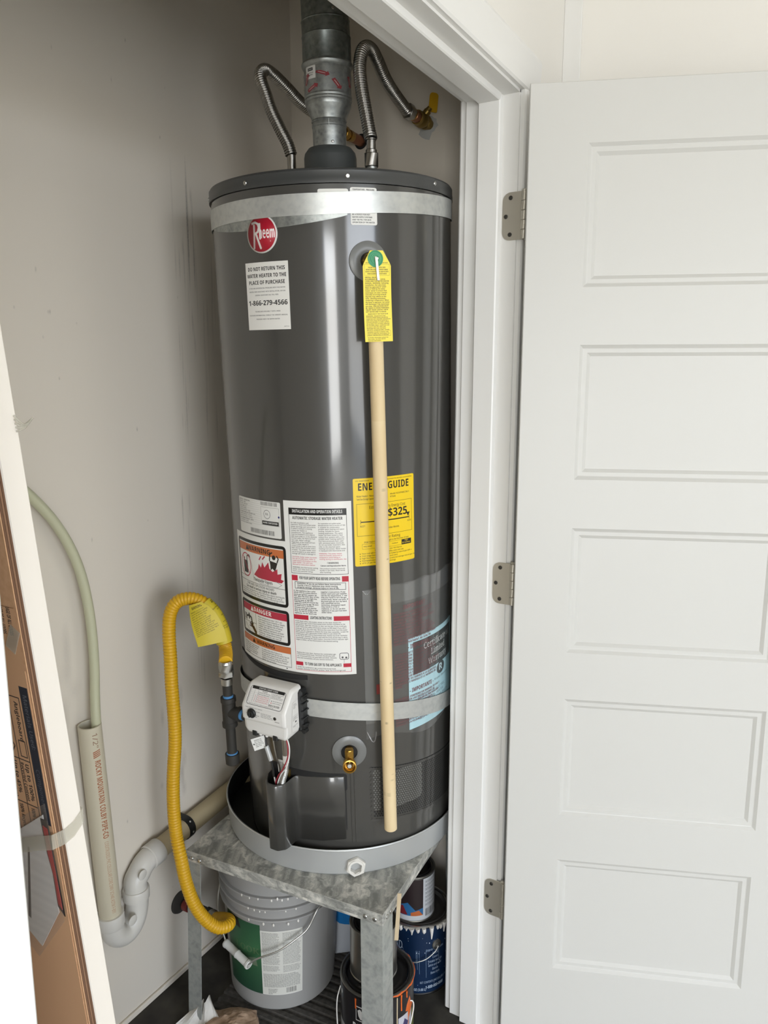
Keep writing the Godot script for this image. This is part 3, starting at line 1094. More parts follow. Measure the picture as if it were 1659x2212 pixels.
func instruction_label(t):
	# one sheet: u from phi -122 to -52.2, v from h 0.842 down to 0.475; the left column starts lower
	var W := 1120
	var H := 1340
	var im := sheet(W, H, "dbdad5")
	var k := Color("1a1a1a")
	var red := Color("b02a3c")
	var cx := 620                      # where the right column begins
	rect(im, cx + 28, 52, 436, 50, k)
	put(im, "INSTALLATION AND OPERATION DETAILS", cx + 246, 56, 32, Color("e8e7e3"), "sansbold", 0.5, 380)
	frame(im, cx + 28, 52, 436, 496, 3, k)
	put(im, "AUTOMATIC STORAGE WATER HEATER", cx + 246, 108, 30, k, "sansbold", 0.5, 380)
	para(im, SAFETY, cx + 40, 154, 204, 13, 14.6, 17)
	para(im, "CAUTION: Hotter water increases the risk of scald injury. Refer to Scald hazard information on this water heater. Use and Care Manual for instructions before changing the thermostat setting.", cx + 40, 412, 204, 13, 14.6, 5, red)
	para(im, "WARNING: Any thermostat setting above 125 F may cause severe burns and consume energy unnecessarily.", cx + 40, 492, 204, 13, 14.6, 3)
	para(im, "For operation at outlet water temperatures not in excess of 180 F. Suitable for combination potable water heating and space heating. Suitable for space heating application. This water heater has been tested to heat radiant floor systems with a non potable water heating appliance that have previously been used with untreated water chemicals, do not use boiler treatment. Also refer to the attached space heating instructions. Water heater is equipped with thermostat and gas shut off device. Contact your local utility.", cx + 252, 154, 204, 13, 14.6, 15)
	para(im, "WARNING: This water heater must be braced, anchored or strapped to avoid falling or moving during an earthquake. See manual for installation procedures.", cx + 252, 380, 204, 13, 14.6, 4, red)
	put(im, "! WARNING", cx + 354, 450, 16, k, "sansbold", 0.5)
	put(im, "Cancer and Reproductive Harm", cx + 354, 472, 15, k, "sansbold", 0.5, 190)
	para(im, "This product contains chemicals known to the State. Wash hands after handling.", cx + 252, 494, 204, 13, 14.6, 3)
	# safety block
	frame(im, cx + 28, 562, 436, 756, 3, red)
	banner(im, "FOR YOUR SAFETY READ BEFORE OPERATING", cx + 28, 562, 436, 42, 314, red)
	frame(im, cx + 52, 612, 390, 54, 3, k)
	para(im, "WARNING: If you do not follow these instructions exactly, a fire or explosion may result causing property damage, personal injury or loss of life.", cx + 70, 616, 360, 14, 15, 3, k, "sansbold")
	para(im, "A. This appliance has a pilot which is lit by a piezo-electric spark gas ignition system. Do NOT open the inner door of this appliance and try to light the pilot by hand. B. BEFORE LIGHTING smell all around the appliance area for gas. Be sure to smell next to the floor because some gas is heavier than air and will settle on the floor. Do not try to light any appliance. Do not touch any electric switch.", cx + 38, 674, 206, 13, 14.6, 13, k, "sansbold")
	para(im, "supplier's instructions. If you cannot reach your gas supplier, call the fire department. C. Use only your hand to turn the gas control knob. Never use tools. If the knob will not turn by hand, call a qualified service technician. Attempted repair may result in a fire or explosion. D. Do not use this appliance if any part has been under water.", cx + 252, 674, 206, 13, 14.6, 13, k, "sansbold")
	banner(im, "LIGHTING INSTRUCTIONS", cx + 28, 872, 436, 36, 170, red)
	para(im, STEPS, cx + 38, 914, 416, 13, 14.8, 17, k)
	para(im, "Replace the outer door. Remove the combination gas control thermostat knob. The knob should pop back out. If the knob does not pop back out when released, stop and immediately call your service technician.", cx + 38, 1166, 320, 13, 14.8, 5, k)
	round_frame(im, cx + 376, 1164, 70, 54, 4, 12, Color("3a3a3a"))
	disc(im, Vector2(cx + 398, 1200), 8, Color("5a5a5a"))
	disc(im, Vector2(cx + 426, 1202), 8, Color("5a5a5a"))
	rect(im, cx + 408, 1218, 3, 26, Color("8a8a88"))
	banner(im, "TO TURN GAS OFF TO THE APPLIANCE", cx + 28, 1250, 436, 30, 290, red)
	para(im, "Rotate the combination gas control thermostat knob counter-clockwise to the OFF position. Note: the STATUS light will briefly stay lit.", cx + 38, 1284, 416, 13, 14.6, 2, k)
	# left column: two framed warnings and a plain one; it starts at v 0.235
	var y0 := 352
	round_frame(im, 26, y0, 582, 480, 24, 30, k)
	rect(im, 50, y0 + 32, 536, 64, Color("bd6a3c"))
	put(im, "WARNING", 330, y0 + 34, 50, Color("1d1713"), "sansbold", 0.5, 270)
	shape(im, [Vector2(160, y0 + 84), Vector2(182, y0 + 40), Vector2(204, y0 + 84)], Color("1d1713"))
	gas_can(im, Vector2(148, y0 + 210))
	flames(im, Vector2(260, y0 + 150))
	put(im, "Flammable Vapors", 360, y0 + 284, 34, k, "serifbold", 0.5, 220)
	stroke(im, [Vector2(206, y0 + 120), Vector2(236, y0 + 200), Vector2(250, y0 + 290), Vector2(330, y0 + 326), Vector2(520, y0 + 330), Vector2(556, y0 + 306), Vector2(500, y0 + 284)], 3, Color("6b6a66"))
	rect(im, 50, y0 + 300, 130, 3, k)
	rect(im, 50, y0 + 336, 536, 3, k)
	put(im, "FIRE AND EXPLOSION HAZARD", 318, y0 + 340, 26, k, "sans", 0.5, 330)
	put(im, "Can result in serious injury or death", 318, y0 + 366, 26, k, "sansbold", 0.5, 370)
	para(im, "Do not store or use gasoline or other flammable vapors and liquids in the vicinity of this or any other appliance. Storage of or use of gasoline or other flammable vapors or liquids in the vicinity of this or any other appliance can result in serious injury or death.", 62, y0 + 394, 520, 17, 17, 4)
	var y1 := 858
	round_frame(im, 26, y1, 582, 282, 24, 30, k)
	rect(im, 50, y1 + 26, 536, 58, Color("a92b3e"))
	put(im, "DANGER", 330, y1 + 26, 48, Color("e9e5e1"), "sansbold", 0.5, 220)
	shape(im, [Vector2(176, y1 + 76), Vector2(198, y1 + 34), Vector2(220, y1 + 76)], Color("e9e5e1"))
	rect(im, 246, y1 + 84, 3, 176, k)
	tap_and_hand(im, Vector2(52, y1 + 88))
	para(im, "Water temperature over 125 F can cause severe burns instantly or death from scalds. Children, disabled and elderly are at highest risk of being scalded. See instruction manual before setting temperature at water heater. Feel water before bathing or showering. Temperature limiting valves are available, see manual.", 276, y1 + 92, 300, 17, 18, 9, k)
	var y2 := 1150
	frame(im, 26, y2, 582, 164, 3, k)
	rect(im, 28, y2 + 2, 578, 52, Color("bd6a3c"))
	put(im, "WARNING", 350, y2 + 2, 42, Color("1d1713"), "sansbold", 0.5, 220)
	shape(im, [Vector2(180, y2 + 46), Vector2(200, y2 + 10), Vector2(220, y2 + 46)], Color("1d1713"))
	para(im, "Hydrogen gas can be produced in a hot water system served by this heater that has not been used for a long period. Hydrogen gas is extremely flammable.", 44, y2 + 62, 230, 16, 17, 6)
	para(im, "To reduce the risk of injury it is recommended that the hot water faucet be opened for several minutes at the kitchen sink before using any electrical appliance connected to the hot water system. Do not smoke.", 300, y2 + 62, 296, 16, 17, 6)
	shape(im, [Vector2(556, 1322), Vector2(572, 1322), Vector2(564, 1332)], k)
	print_mat("instruction_print", im, 0.22)
	var s := start()
	curl(s, -122.0, -84.2, 0.475, 0.757, 0.25, 0.0006, 0.0, 20, false, Rect2(0, 0.2316, 0.5415, 0.7684))
	curl(s, -84.2, -52.2, 0.475, 0.842, 0.25, 0.0006, 0.0, 18, false, Rect2(0.5415, 0, 0.4585, 1))
	part(s, "instruction_label", "instruction_print", t, "large stepped white instruction label with orange and red warning panels")


func banner(im, text, x, y, w, h, wide, red):
	rect(im, x, y, w, h, red)
	rect(im, x + (w - wide) / 2 - 12, y, wide + 24, h, Color("dbdad5"))
	put(im, text, x + w / 2.0, y + h * 0.5 - 20, 30, Color("191919"), "sansbold", 0.5, wide)


func gas_can(im, c: Vector2):
	var k := Color("26241f")
	shape(im, [c + Vector2(-38, -34), c + Vector2(26, -34), c + Vector2(30, 66), c + Vector2(-34, 66)], k)
	stroke(im, [c + Vector2(14, -30), c + Vector2(20, -72), c + Vector2(48, -84), c + Vector2(62, -70)], 10, k)
	stroke(im, [c + Vector2(-24, -34), c + Vector2(-24, -52)], 12, k)
	var r := Color("a92b3e")
	var ring := []
	for i in 33:
		ring.append(c + Vector2(sin(TAU * i / 32) * 74, cos(TAU * i / 32) * 92))
	stroke(im, ring, 8, r)
	stroke(im, [c + Vector2(-50, -66), c + Vector2(52, 66)], 8, r)


func flames(im, c: Vector2):
	var r := Color("a92b3e")
	shape(im, [c + Vector2(0, 120), c + Vector2(56, 60), c + Vector2(70, 20), c + Vector2(92, 48), c + Vector2(110, 0), c + Vector2(132, 40), c + Vector2(176, -8), c + Vector2(184, 40), c + Vector2(214, 62), c + Vector2(262, 34), c + Vector2(262, 76), c + Vector2(300, 66), c + Vector2(292, 112), c + Vector2(318, 118), c + Vector2(296, 140), c + Vector2(60, 136)], r)
	stroke(im, [c + Vector2(74, -10), c + Vector2(96, -40)], 10, r)
	stroke(im, [c + Vector2(112, -20), c + Vector2(138, -46)], 10, r)
	var k := Color("201e1b")
	disc(im, c + Vector2(232, -52), 18, k)
	stroke(im, [c + Vector2(190, -22), c + Vector2(196, -76), c + Vector2(216, -88)], 10, k)
	stroke(im, [c + Vector2(262, -14), c + Vector2(276, -46), c + Vector2(262, -66)], 10, k)
	shape(im, [c + Vector2(190, -24), c + Vector2(266, -12), c + Vector2(252, 26), c + Vector2(240, 54), c + Vector2(214, 36), c + Vector2(196, 52), c + Vector2(196, 10)], k)


func tap_and_hand(im, c: Vector2):
	var k := Color("201e1b")
	for x in [20, 44]:
		stroke(im, [c + Vector2(x, 30), c + Vector2(x, 78)], 14, k)
	stroke(im, [c + Vector2(52, 52), c + Vector2(96, 40), c + Vector2(124, 50), c + Vector2(140, 110)], 16, k)
	stroke(im, [c + Vector2(90, 20), c + Vector2(92, 60)], 20, k)
	stroke(im, [c + Vector2(0, 96), c + Vector2(196, 84)], 3, k)
	stroke(im, [c + Vector2(20, 110), c + Vector2(96, 170)], 3, k)
	var h := Color("3a1d1b")
	shape(im, [c + Vector2(118, 118), c + Vector2(160, 110), c + Vector2(196, 150), c + Vector2(196, 172), c + Vector2(176, 172)], h)
	for q in [[96, 100], [106, 92], [122, 86], [150, 92], [92, 122]]:
		stroke(im, [c + Vector2(138, 126), c + Vector2(q[0], q[1])], 9, h)


func energy_label(t):
	var im := sheet(560, 760, "e3c112")
	var k := Color("191510")
	put(im, "U.S. Government", 20, 12, 15, k)
	put(im, "Federal law prohibits removal of this label before consumer purchase", 540, 12, 15, k, "sans", 1.0, 330)
	var w := word("ENERGYGUIDE", 120, k, "sansbold")
	w.resize(474, 116)
	im.blend_rect(w, Rect2i(Vector2i.ZERO, w.get_size()), Vector2i(36, 22))
	shape(im, [Vector2(240, 128), Vector2(282, 100), Vector2(282, 178), Vector2(262, 212), Vector2(240, 178)], k)
	put(im, "Water Heater - Natural Gas", 26, 140, 20, k, "sans", 0.0, 196)
	put(im, "Tank Size (Storage Capacity): 50 gallons", 26, 166, 20, k, "sans", 0.0, 220)
	put(im, "Model XG50T06EC38U1", 320, 140, 18, k)
	put(im, "RTG40", 320, 164, 18, k)
	frame(im, 24, 216, 512, 280, 3, Color("5d4c0a"))
	put(im, "Estimated Yearly Energy Cost", 300, 232, 34, k, "sans", 0.5, 340)
	var d := word("$325", 120, k, "sansbold")
	d.resize(196, 128)
	im.blend_rect(d, Rect2i(Vector2i.ZERO, d.get_size()), Vector2i(294, 256))
	shape(im, [Vector2(476, 330), Vector2(514, 330), Vector2(496, 366)], k)
	rect(im, 58, 370, 446, 9, k)
	rect(im, 56, 356, 3, 36, k)
	rect(im, 504, 356, 3, 36, k)
	put(im, "$221", 50, 398, 20, k)
	put(im, "$335", 486, 394, 18, k)
	put(im, "Cost Range of Similar Models", 290, 430, 20, k, "sans", 0.5, 230)
	put(im, "First Hour Rating", 300, 504, 30, k, "sans", 0.5, 230)
	put(im, "(How much hot water you can get in the first hour of use)", 290, 540, 18, k, "sans", 0.5, 420)
	frame(im, 64, 566, 460, 46, 2, Color("5d4c0a"))
	put(im, "very small", 112, 578, 16, k, "sans", 0.5)
	put(im, "low", 220, 578, 16, k, "sans", 0.5)
	put(im, "medium", 360, 578, 16, k, "sans", 0.5)
	rect(im, 424, 566, 100, 46, k)
	put(im, "High", 474, 566, 16, Color("e3c112"), "sansbold", 0.5)
	put(im, "83 Gallons", 474, 586, 17, Color("e3c112"), "sansbold", 0.5)
	put(im, "Estimated energy use 190 therms", 300, 618, 17, k, "sans", 0.5)
	for i in 5:
		disc(im, Vector2(44, 652 + i * 21), 4, k)
		put(im, ["Your cost will depend on your utility rates and use.", "Cost range based only on models fueled by natural gas with a", "high first hour rating (75 gallons and over).", "Estimated energy cost based on a national average natural gas cost", "of $1.21 per therm. www.ftc.gov/energy"][i], 58, 640 + i * 21, 17, k)
	print_mat("energy_print", im, 0.35)
	var s := start()
	curl(s, -51.2, -20.7, 0.7065, 0.8855, 0.25, 0.0006, 0.003)
	part(s, "energy_label", "energy_print", t, "yellow energy cost label partly behind the wooden dowel")


func pouch(t):
	var p: Node3D = thing("document_pouch", "clear plastic document pouch with red print, taped to the heater above the vent holes", "pouch", heater_frame)
	# the printed certificate inside
	var im := sheet(420, 640, "a9cdd4")
	rect(im, 30, 34, 370, 226, Color("2b302f"))
	for i in 3:
		put(im, ["Certificate of", "Limited", "Warranty"][i], 240, 52 + i * 62, 58, Color("d5d8d4"), "serif", 0.5, [270, 150, 200][i])
	disc(im, Vector2(262, 300), 44, Color("3a3f40"))
	put(im, "R", 262, 258, 66, Color("c3dade"), "sansbold", 0.5)
	put(im, "Water Heaters", 270, 350, 22, Color("2c3a44"), "serif", 0.5)
	para(im, "FOR GAS OR ELECTRIC RESIDENTIAL WATER HEATERS ON TANK PARTS. READ THIS LIMITED WARRANTY CAREFULLY AND KEEP IT WITH THE UNIT.", 60, 420, 330, 25, 30, 6, Color("44566a"))
	print_mat("certificate_print", im, 0.5)
	var s := start()
	curl(s, -25.3, 14.0, 0.322, 0.533, 0.2506, 0.001, 0.0, 24)
	part(s, "certificate", "certificate_print", p, "pale blue warranty certificate")
	# red print on the film
	im = sheet(640, 800, Color(0.45, 0.2, 0.22, 0.0))
	var r := Color("6a2a30")
	for q in [[262, 22], [306, 262], [314, 528]]:
		put(im, "- IMPORTANT -" if q[1] < 500 else "- IMPORTANTE -", q[0], q[1], 34, r, "sansbold", 0.5, 196)
	para(im, "THIS POUCH CONTAINS THE USE AND CARE MANUAL WITH INSTALLATION INSTRUCTIONS AND WARRANTY. INSTALLER - PLEASE LEAVE THIS POUCH WITH THE WATER HEATER. OWNER/OPERATOR - PLEASE READ CAREFULLY AND RETAIN FOR FUTURE REFERENCE. IF ANY OF THESE ITEMS ARE NOT IN THIS POUCH, A REPLACEMENT MAY BE OBTAINED FROM THE CUSTOMER SERVICE DEPARTMENT. BE SURE TO INCLUDE MODEL NUMBER, SERIAL NUMBER AND DATE OF PURCHASE. REPLACEMENT COPIES ARE ALSO KEPT BY THE RETAILER.", 118, 66, 330, 16, 17.5, 11, r, "sansbold")
	para(im, "CETTE POCHETTE CONTIENT LE MANUEL D'UTILISATION ET D'ENTRETIEN AVEC LES INSTRUCTIONS D'INSTALLATION ET LA GARANTIE. INSTALLATEUR - VEUILLEZ LAISSER CETTE POCHETTE AVEC LE CHAUFFE-EAU. LE PROPRIETAIRE EST PRIE DE LIRE ATTENTIVEMENT ET DE CONSERVER POUR CONSULTATION ULTERIEURE. VOUS POUVEZ EN OBTENIR UN NOUVEL EXEMPLAIRE DU SERVICE A LA CLIENTELE. INDIQUER LE MODELE ET LE NUMERO DE SERIE.", 122, 306, 350, 16, 17.5, 12, r, "sansbold")
	para(im, "ESTA BOLSA CONTIENE UN MANUAL DE USO Y CUIDADO CON LAS INSTRUCCIONES DE INSTALACION Y LA GARANTIA. INSTALADOR - POR FAVOR DEJE ESTA BOLSA CON EL CALENTADOR DE AGUA Y EN UN LUGAR CERCANO. EL PROPIETARIO DEBE LEER Y GUARDAR. SI FALTA ALGUNO DE ESTOS ARTICULOS PUEDE PEDIR OTRO AL DEPARTAMENTO DE SERVICIO. INCLUYA EL MODELO Y LA FECHA DE COMPRA.", 122, 572, 360, 16, 17.5, 12, r, "sansbold")
	var m := print_mat("pouch_print", im, 0.4)
	m.transparency = BaseMaterial3D.TRANSPARENCY_ALPHA
	s = start()
	curl(s, -44.0, 12.0, 0.318, 0.622, 0.2523, 0.0002, 0.0, 30)
	part(s, "printed_text", m, p, "dark red small print in three languages")
	s = start()
	curl(s, -48.4, 16.0, func(phi): return 0.318 + 0.012 * sin(phi * 0.12), func(phi): return 0.66 + 0.004 * sin(phi * 0.3), 0.2527, 0.0003, 0.0, 40)
	part(s, "film", "film", p)
	s = start()
	curl(s, -48.4, -43.6, 0.36, 0.655, 0.2531, 0.0004, 0.0, 4)
	part(s, "seam", "film", p)
	s = start()
	curl(s, -37.0, 16.0, 0.62, 0.66, 0.2531, 0.0003, 0.0, 20)
	part(s, "seam", "film", p)
	s = start()
	tube(s, curve([pol(-48, 0.342, 0.2534), pol(-47, 0.332, 0.258), pol(-45.5, 0.322, 0.262), pol(-44, 0.332, 0.2575), pol(-43.5, 0.34, 0.2532)], 0.003), 0.0016, 6)
	part(s, "fold", "film", p)
	s = start()
	tube(s, curve([pol(-48.2, 0.655, 0.2534), pol(-46.5, 0.648, 0.256), pol(-44.6, 0.655, 0.2536)], 0.003), 0.001, 6)
	part(s, "fold", "film", p)
	s = start()
	curl(s, -42.9, -41.0, 0.425, 0.447, 0.253, 0.0004, 0.0, 3)
	part(s, "red_mark", "valve_red", p)


func valves(t):
	# collars round the relief valve and the drain valve
	for q in [[-41.7, 1.291, 0.036, 0.0155], [-56.9, 0.2985, 0.0365, 0.0175]]:
		var ax := along(pol(q[0], q[1], 0.2485), pol(q[0], 0, 1))
		var s := start()
		lathe(s, [Vector2(q[2], 0.0), Vector2(q[2], 0.0035), Vector2(q[2] - 0.006, 0.0062), Vector2(q[3] + 0.004, 0.007), Vector2(q[3], 0.0055), Vector2(q[3], 0.002)], 48, ax)
		part(s, "valve_collar", "valve_ring", t)
		s = start()
		lathe(s, [Vector2(q[3] + 0.0005, 0.0024), Vector2(0, 0.0024)], 32, ax)
		part(s, "collar_opening", "dark", t)
	# relief valve: brass body, green disc, steel lever
	var out := pol(-41.7, 0, 1)
	var ax := along(pol(-41.7, 1.291, 0.25), out)
	var s := start()
	lathe(s, [Vector2(0.0105, 0), Vector2(0.0105, 0.012), Vector2(0.0125, 0.013), Vector2(0.0125, 0.02), Vector2(0.011, 0.022), Vector2(0.011, 0.04), Vector2(0.009, 0.044), Vector2(0, 0.044)], 24, ax)
	hexagon(s, ax.translated_local(Vector3(0, 0.004, 0)), 0.0145, 0.012)
	tube(s, [pol(-41.7, 1.291, 0.28), pol(-41.7, 1.262, 0.28), pol(-41.7, 1.25, 0.28)], 0.0115, 18)
	var rv := part(s, "relief_valve", "old_brass", t)
	s = start()
	lathe(s, [Vector2(0.006, 0.0435), Vector2(0.0135, 0.0435), Vector2(0.0145, 0.0445), Vector2(0.0145, 0.0465), Vector2(0.0125, 0.047), Vector2(0.0118, 0.0463), Vector2(0.0095, 0.0463), Vector2(0.009, 0.047), Vector2(0.0065, 0.047), Vector2(0.006, 0.0462), Vector2(0, 0.0462)], 40, ax)
	part(s, "disc", "green_plastic", rv, "ribbed green plastic disc")
	s = start()
	var lb := Basis(pol(48.3, 0, 1), Vector3.UP, out)
	box(s, pol(-41.7, 1.2735, 0.2985) + lb.x * 0.0025, Vector3(0.0052, 0.04, 0.0014), 0.0004, lb * Basis(Vector3(0, 0, 1), 0.1) * Basis(Vector3(1, 0, 0), 0.06))
	box(s, pol(-41.7, 1.2915, 0.2965) + lb.x * 0.0025, Vector3(0.0052, 0.004, 0.006), 0.0005, lb)
	box(s, pol(-41.7, 1.292, 0.2955), Vector3(0.004, 0.006, 0.006), 0.0006, lb)
	part(s, "lever", "nickel", rv, "flat steel test lever")
	# brass drain valve: a short drop with the hose end facing out
	out = pol(-56.9, 0, 1)
	ax = along(pol(-56.9, 0.303, 0.25), out)
	s = start()
	lathe(s, [Vector2(0.0095, -0.002), Vector2(0.0095, 0.016), Vector2(0.0, 0.016)], 20, ax)
	lathe(s, [Vector2(0, 0.0), Vector2(0.0092, 0.0), Vector2(0.0098, 0.002), Vector2(0.0098, 0.036), Vector2(0.0085, 0.039), Vector2(0, 0.04)], 24, Transform3D(Basis(), pol(-56.9, 0.274, 0.266)))
	box(s, pol(-56.9, 0.306, 0.274), Vector3(0.009, 0.011, 0.006), 0.001, Basis(pol(33.1, 0, 1), Vector3.UP, out))
	var dv := part(s, "drain_valve", "brass", t)
	var sp := along(pol(-56.9, 0.2815, 0.268), (out + Vector3.UP * 0.12).normalized())
	s = start()
	lathe(s, [Vector2(0.0105, 0.0), Vector2(0.0125, 0.002), Vector2(0.0125, 0.006), Vector2(0.0142, 0.0075), Vector2(0.0128, 0.0095), Vector2(0.0142, 0.0115), Vector2(0.0128, 0.0135), Vector2(0.0142, 0.0155), Vector2(0.0142, 0.0185), Vector2(0.0118, 0.019), Vector2(0.0108, 0.0165), Vector2(0.0108, 0.004)], 32, sp)
	lathe(s, [Vector2(0.0108, 0.0045), Vector2(0, 0.0045)], 32, sp)
	part(s, "hose_end", "brass", dv)
	s = start()
	lathe(s, [Vector2(0.0066, 0.006), Vector2(0.0066, 0.013), Vector2(0.0045, 0.0155), Vector2(0.0, 0.0155)], 6, sp, 10.0)
	part(s, "stem", "chrome", dv)


func access_panel(t):
	# the folded outer door in front of the burner: a plan outline (phi, r), bent from sheet
	var plan := [[-59.8, 0.2513], [-60.4, 0.2535], [-72, 0.2537], [-82, 0.2519], [-83.3, 0.2521], [-84.1, 0.2541], [-84.7, 0.2576], [-85.3, 0.2661], [-85.5, 0.2755], [-85.6, 0.2846], [-86.0, 0.2922], [-86.4, 0.2960], [-88.6, 0.3057], [-89.3, 0.3069], [-92.1, 0.3074], [-92.8, 0.3067], [-95.0, 0.2954], [-97.5, 0.2796], [-99.5, 0.2515]]
	var s := start()
	s.set_smooth_group(1)
	var hb := func(phi: float) -> float: return lerpf(0.089, 0.073, clampf((-60.0 - phi) / 27.0, 0.0, 1.0))
	var ht := func(phi: float) -> float: return lerpf(0.2415, 0.2300, clampf((-60.0 - phi) / 27.0, 0.0, 1.0))
	for i in plan.size() - 1:
		var a = plan[i]
		var b = plan[i + 1]
		var walk := pol(b[0], 0, b[1]) - pol(a[0], 0, a[1])
		var out := Vector3(walk.z, 0, -walk.x).normalized()
		var la: float = hb.call(a[0])
		var lb: float = hb.call(b[0])
		var ta: float = ht.call(a[0])
		var tb: float = ht.call(b[0])
		quad(s, pol(a[0], la, a[1]), pol(b[0], lb, b[1]), pol(b[0], tb - 0.003, b[1]), pol(a[0], ta - 0.003, a[1]), out)
		quad(s, pol(a[0], ta - 0.003, a[1]), pol(b[0], tb - 0.003, b[1]), pol(b[0], tb, b[1] - 0.002), pol(a[0], ta, a[1] - 0.002), out + Vector3.UP)
		quad(s, pol(a[0], ta, a[1] - 0.002), pol(b[0], tb, b[1] - 0.002), pol(b[0], tb, b[1] - 0.006), pol(a[0], ta, a[1] - 0.006), Vector3.UP)
		quad(s, pol(a[0], la, a[1] - 0.003), pol(b[0], lb, b[1] - 0.003), pol(b[0], tb - 0.006, b[1] - 0.003), pol(a[0], ta - 0.006, a[1] - 0.003), -out)
		quad(s, pol(a[0], la, a[1]), pol(b[0], lb, b[1]), pol(b[0], lb, b[1] - 0.003), pol(a[0], la, a[1] - 0.003), Vector3.DOWN)
	part(s, "access_panel", "heater_paint", t, "dark grey folded access panel")
	# upper rim of the burner opening behind the panel and its small brass post
	s = start()
	curl(s, -100.0, -58.5, 0.205, 0.246, 0.2501, 0.0004, 0.006, 24)
	part(s, "burner_opening", "dark", t)
	s = start()
	box(s, pol(-88.5, 0.232, 0.2525), Vector3(0.004, 0.018, 0.008), 0.0006, Basis(pol(1.5, 0, 1), Vector3.UP, pol(-88.5, 0, 1)))
	part(s, "latch", "old_brass", t)
	# the two pressed ribs below the drain valve, slot at the panel's right edge
	s = start()
	for phi in [-56.7, -54.9]:
		tube(s, [pol(phi, 0.262, 0.2496), pol(phi, 0.25, 0.2501), pol(phi, 0.09, 0.2501), pol(phi, 0.078, 0.2496)], 0.0013, 8)
	part(s, "seam_rib", "heater_paint", t)
	s = start()
	curl(s, -59.6, -59.1, 0.11, 0.225, 0.2502, 0.0003, 0.0, 2)
	part(s, "edge_slot", "dark", t)
	# perforated intake: dark backing, pale insulation, then a sheet of hexagon cells each with its hole
	s = start()
	curl(s, -46.4, 44.0, func(p): return 0.134 - 0.00063 * (p + 46.0), func(p): return 0.256 - 0.00063 * (p + 46.0), 0.25, 0.0003, 0.0, 50)
	part(s, "intake_backing", "dark", t)
	s = start()
	curl(s, -46.2, -42.0, 0.15, 0.248, 0.2503, 0.0002, 0.0, 4)
	curl(s, -36.0, -17.5, 0.148, 0.237, 0.2503, 0.0002, 0.01, 14)
	part(s, "insulation", "insulation_pale", t)
	s = start()
	s.set_smooth_group(-1)
	var pitch := 0.006
	var rise := pitch * sqrt(3.0) * 0.5
	var cell := pitch / sqrt(3.0)
	var rr := 0.2512
	for j in 25:
		for i in 66:
			var x := (i + 0.5 * (j % 2)) * pitch
			var phi := -46.6 + rad_to_deg(x / rr)
			var h := 0.1275 + j * rise - 0.00063 * (phi + 46.0)
			if phi > 46.0:
				continue
			var solid: bool = j < 1 or j > 23 or i == 0
			for k in 6:
				var a0 := TAU * k / 6.0
				var a1 := TAU * (k + 1) / 6.0
				var o0 := Vector2(sin(a0), cos(a0))
				var o1 := Vector2(sin(a1), cos(a1))
				var q := func(v: Vector2, m: float) -> Vector3: return pol(phi + rad_to_deg(v.x * m / rr), h + v.y * m, rr)
				if solid:
					tri(s, pol(phi, h, rr), q.call(o0, cell), q.call(o1, cell), pol(phi, 0, 1))
				else:
					quad(s, q.call(o0, cell), q.call(o1, cell), q.call(o1, 0.0022), q.call(o0, 0.0022), pol(phi, 0, 1))
	var g := part(s, "perforated_intake", "heater_paint", t)
	g.set_meta("kind", "stuff")
	gas_valve(t)


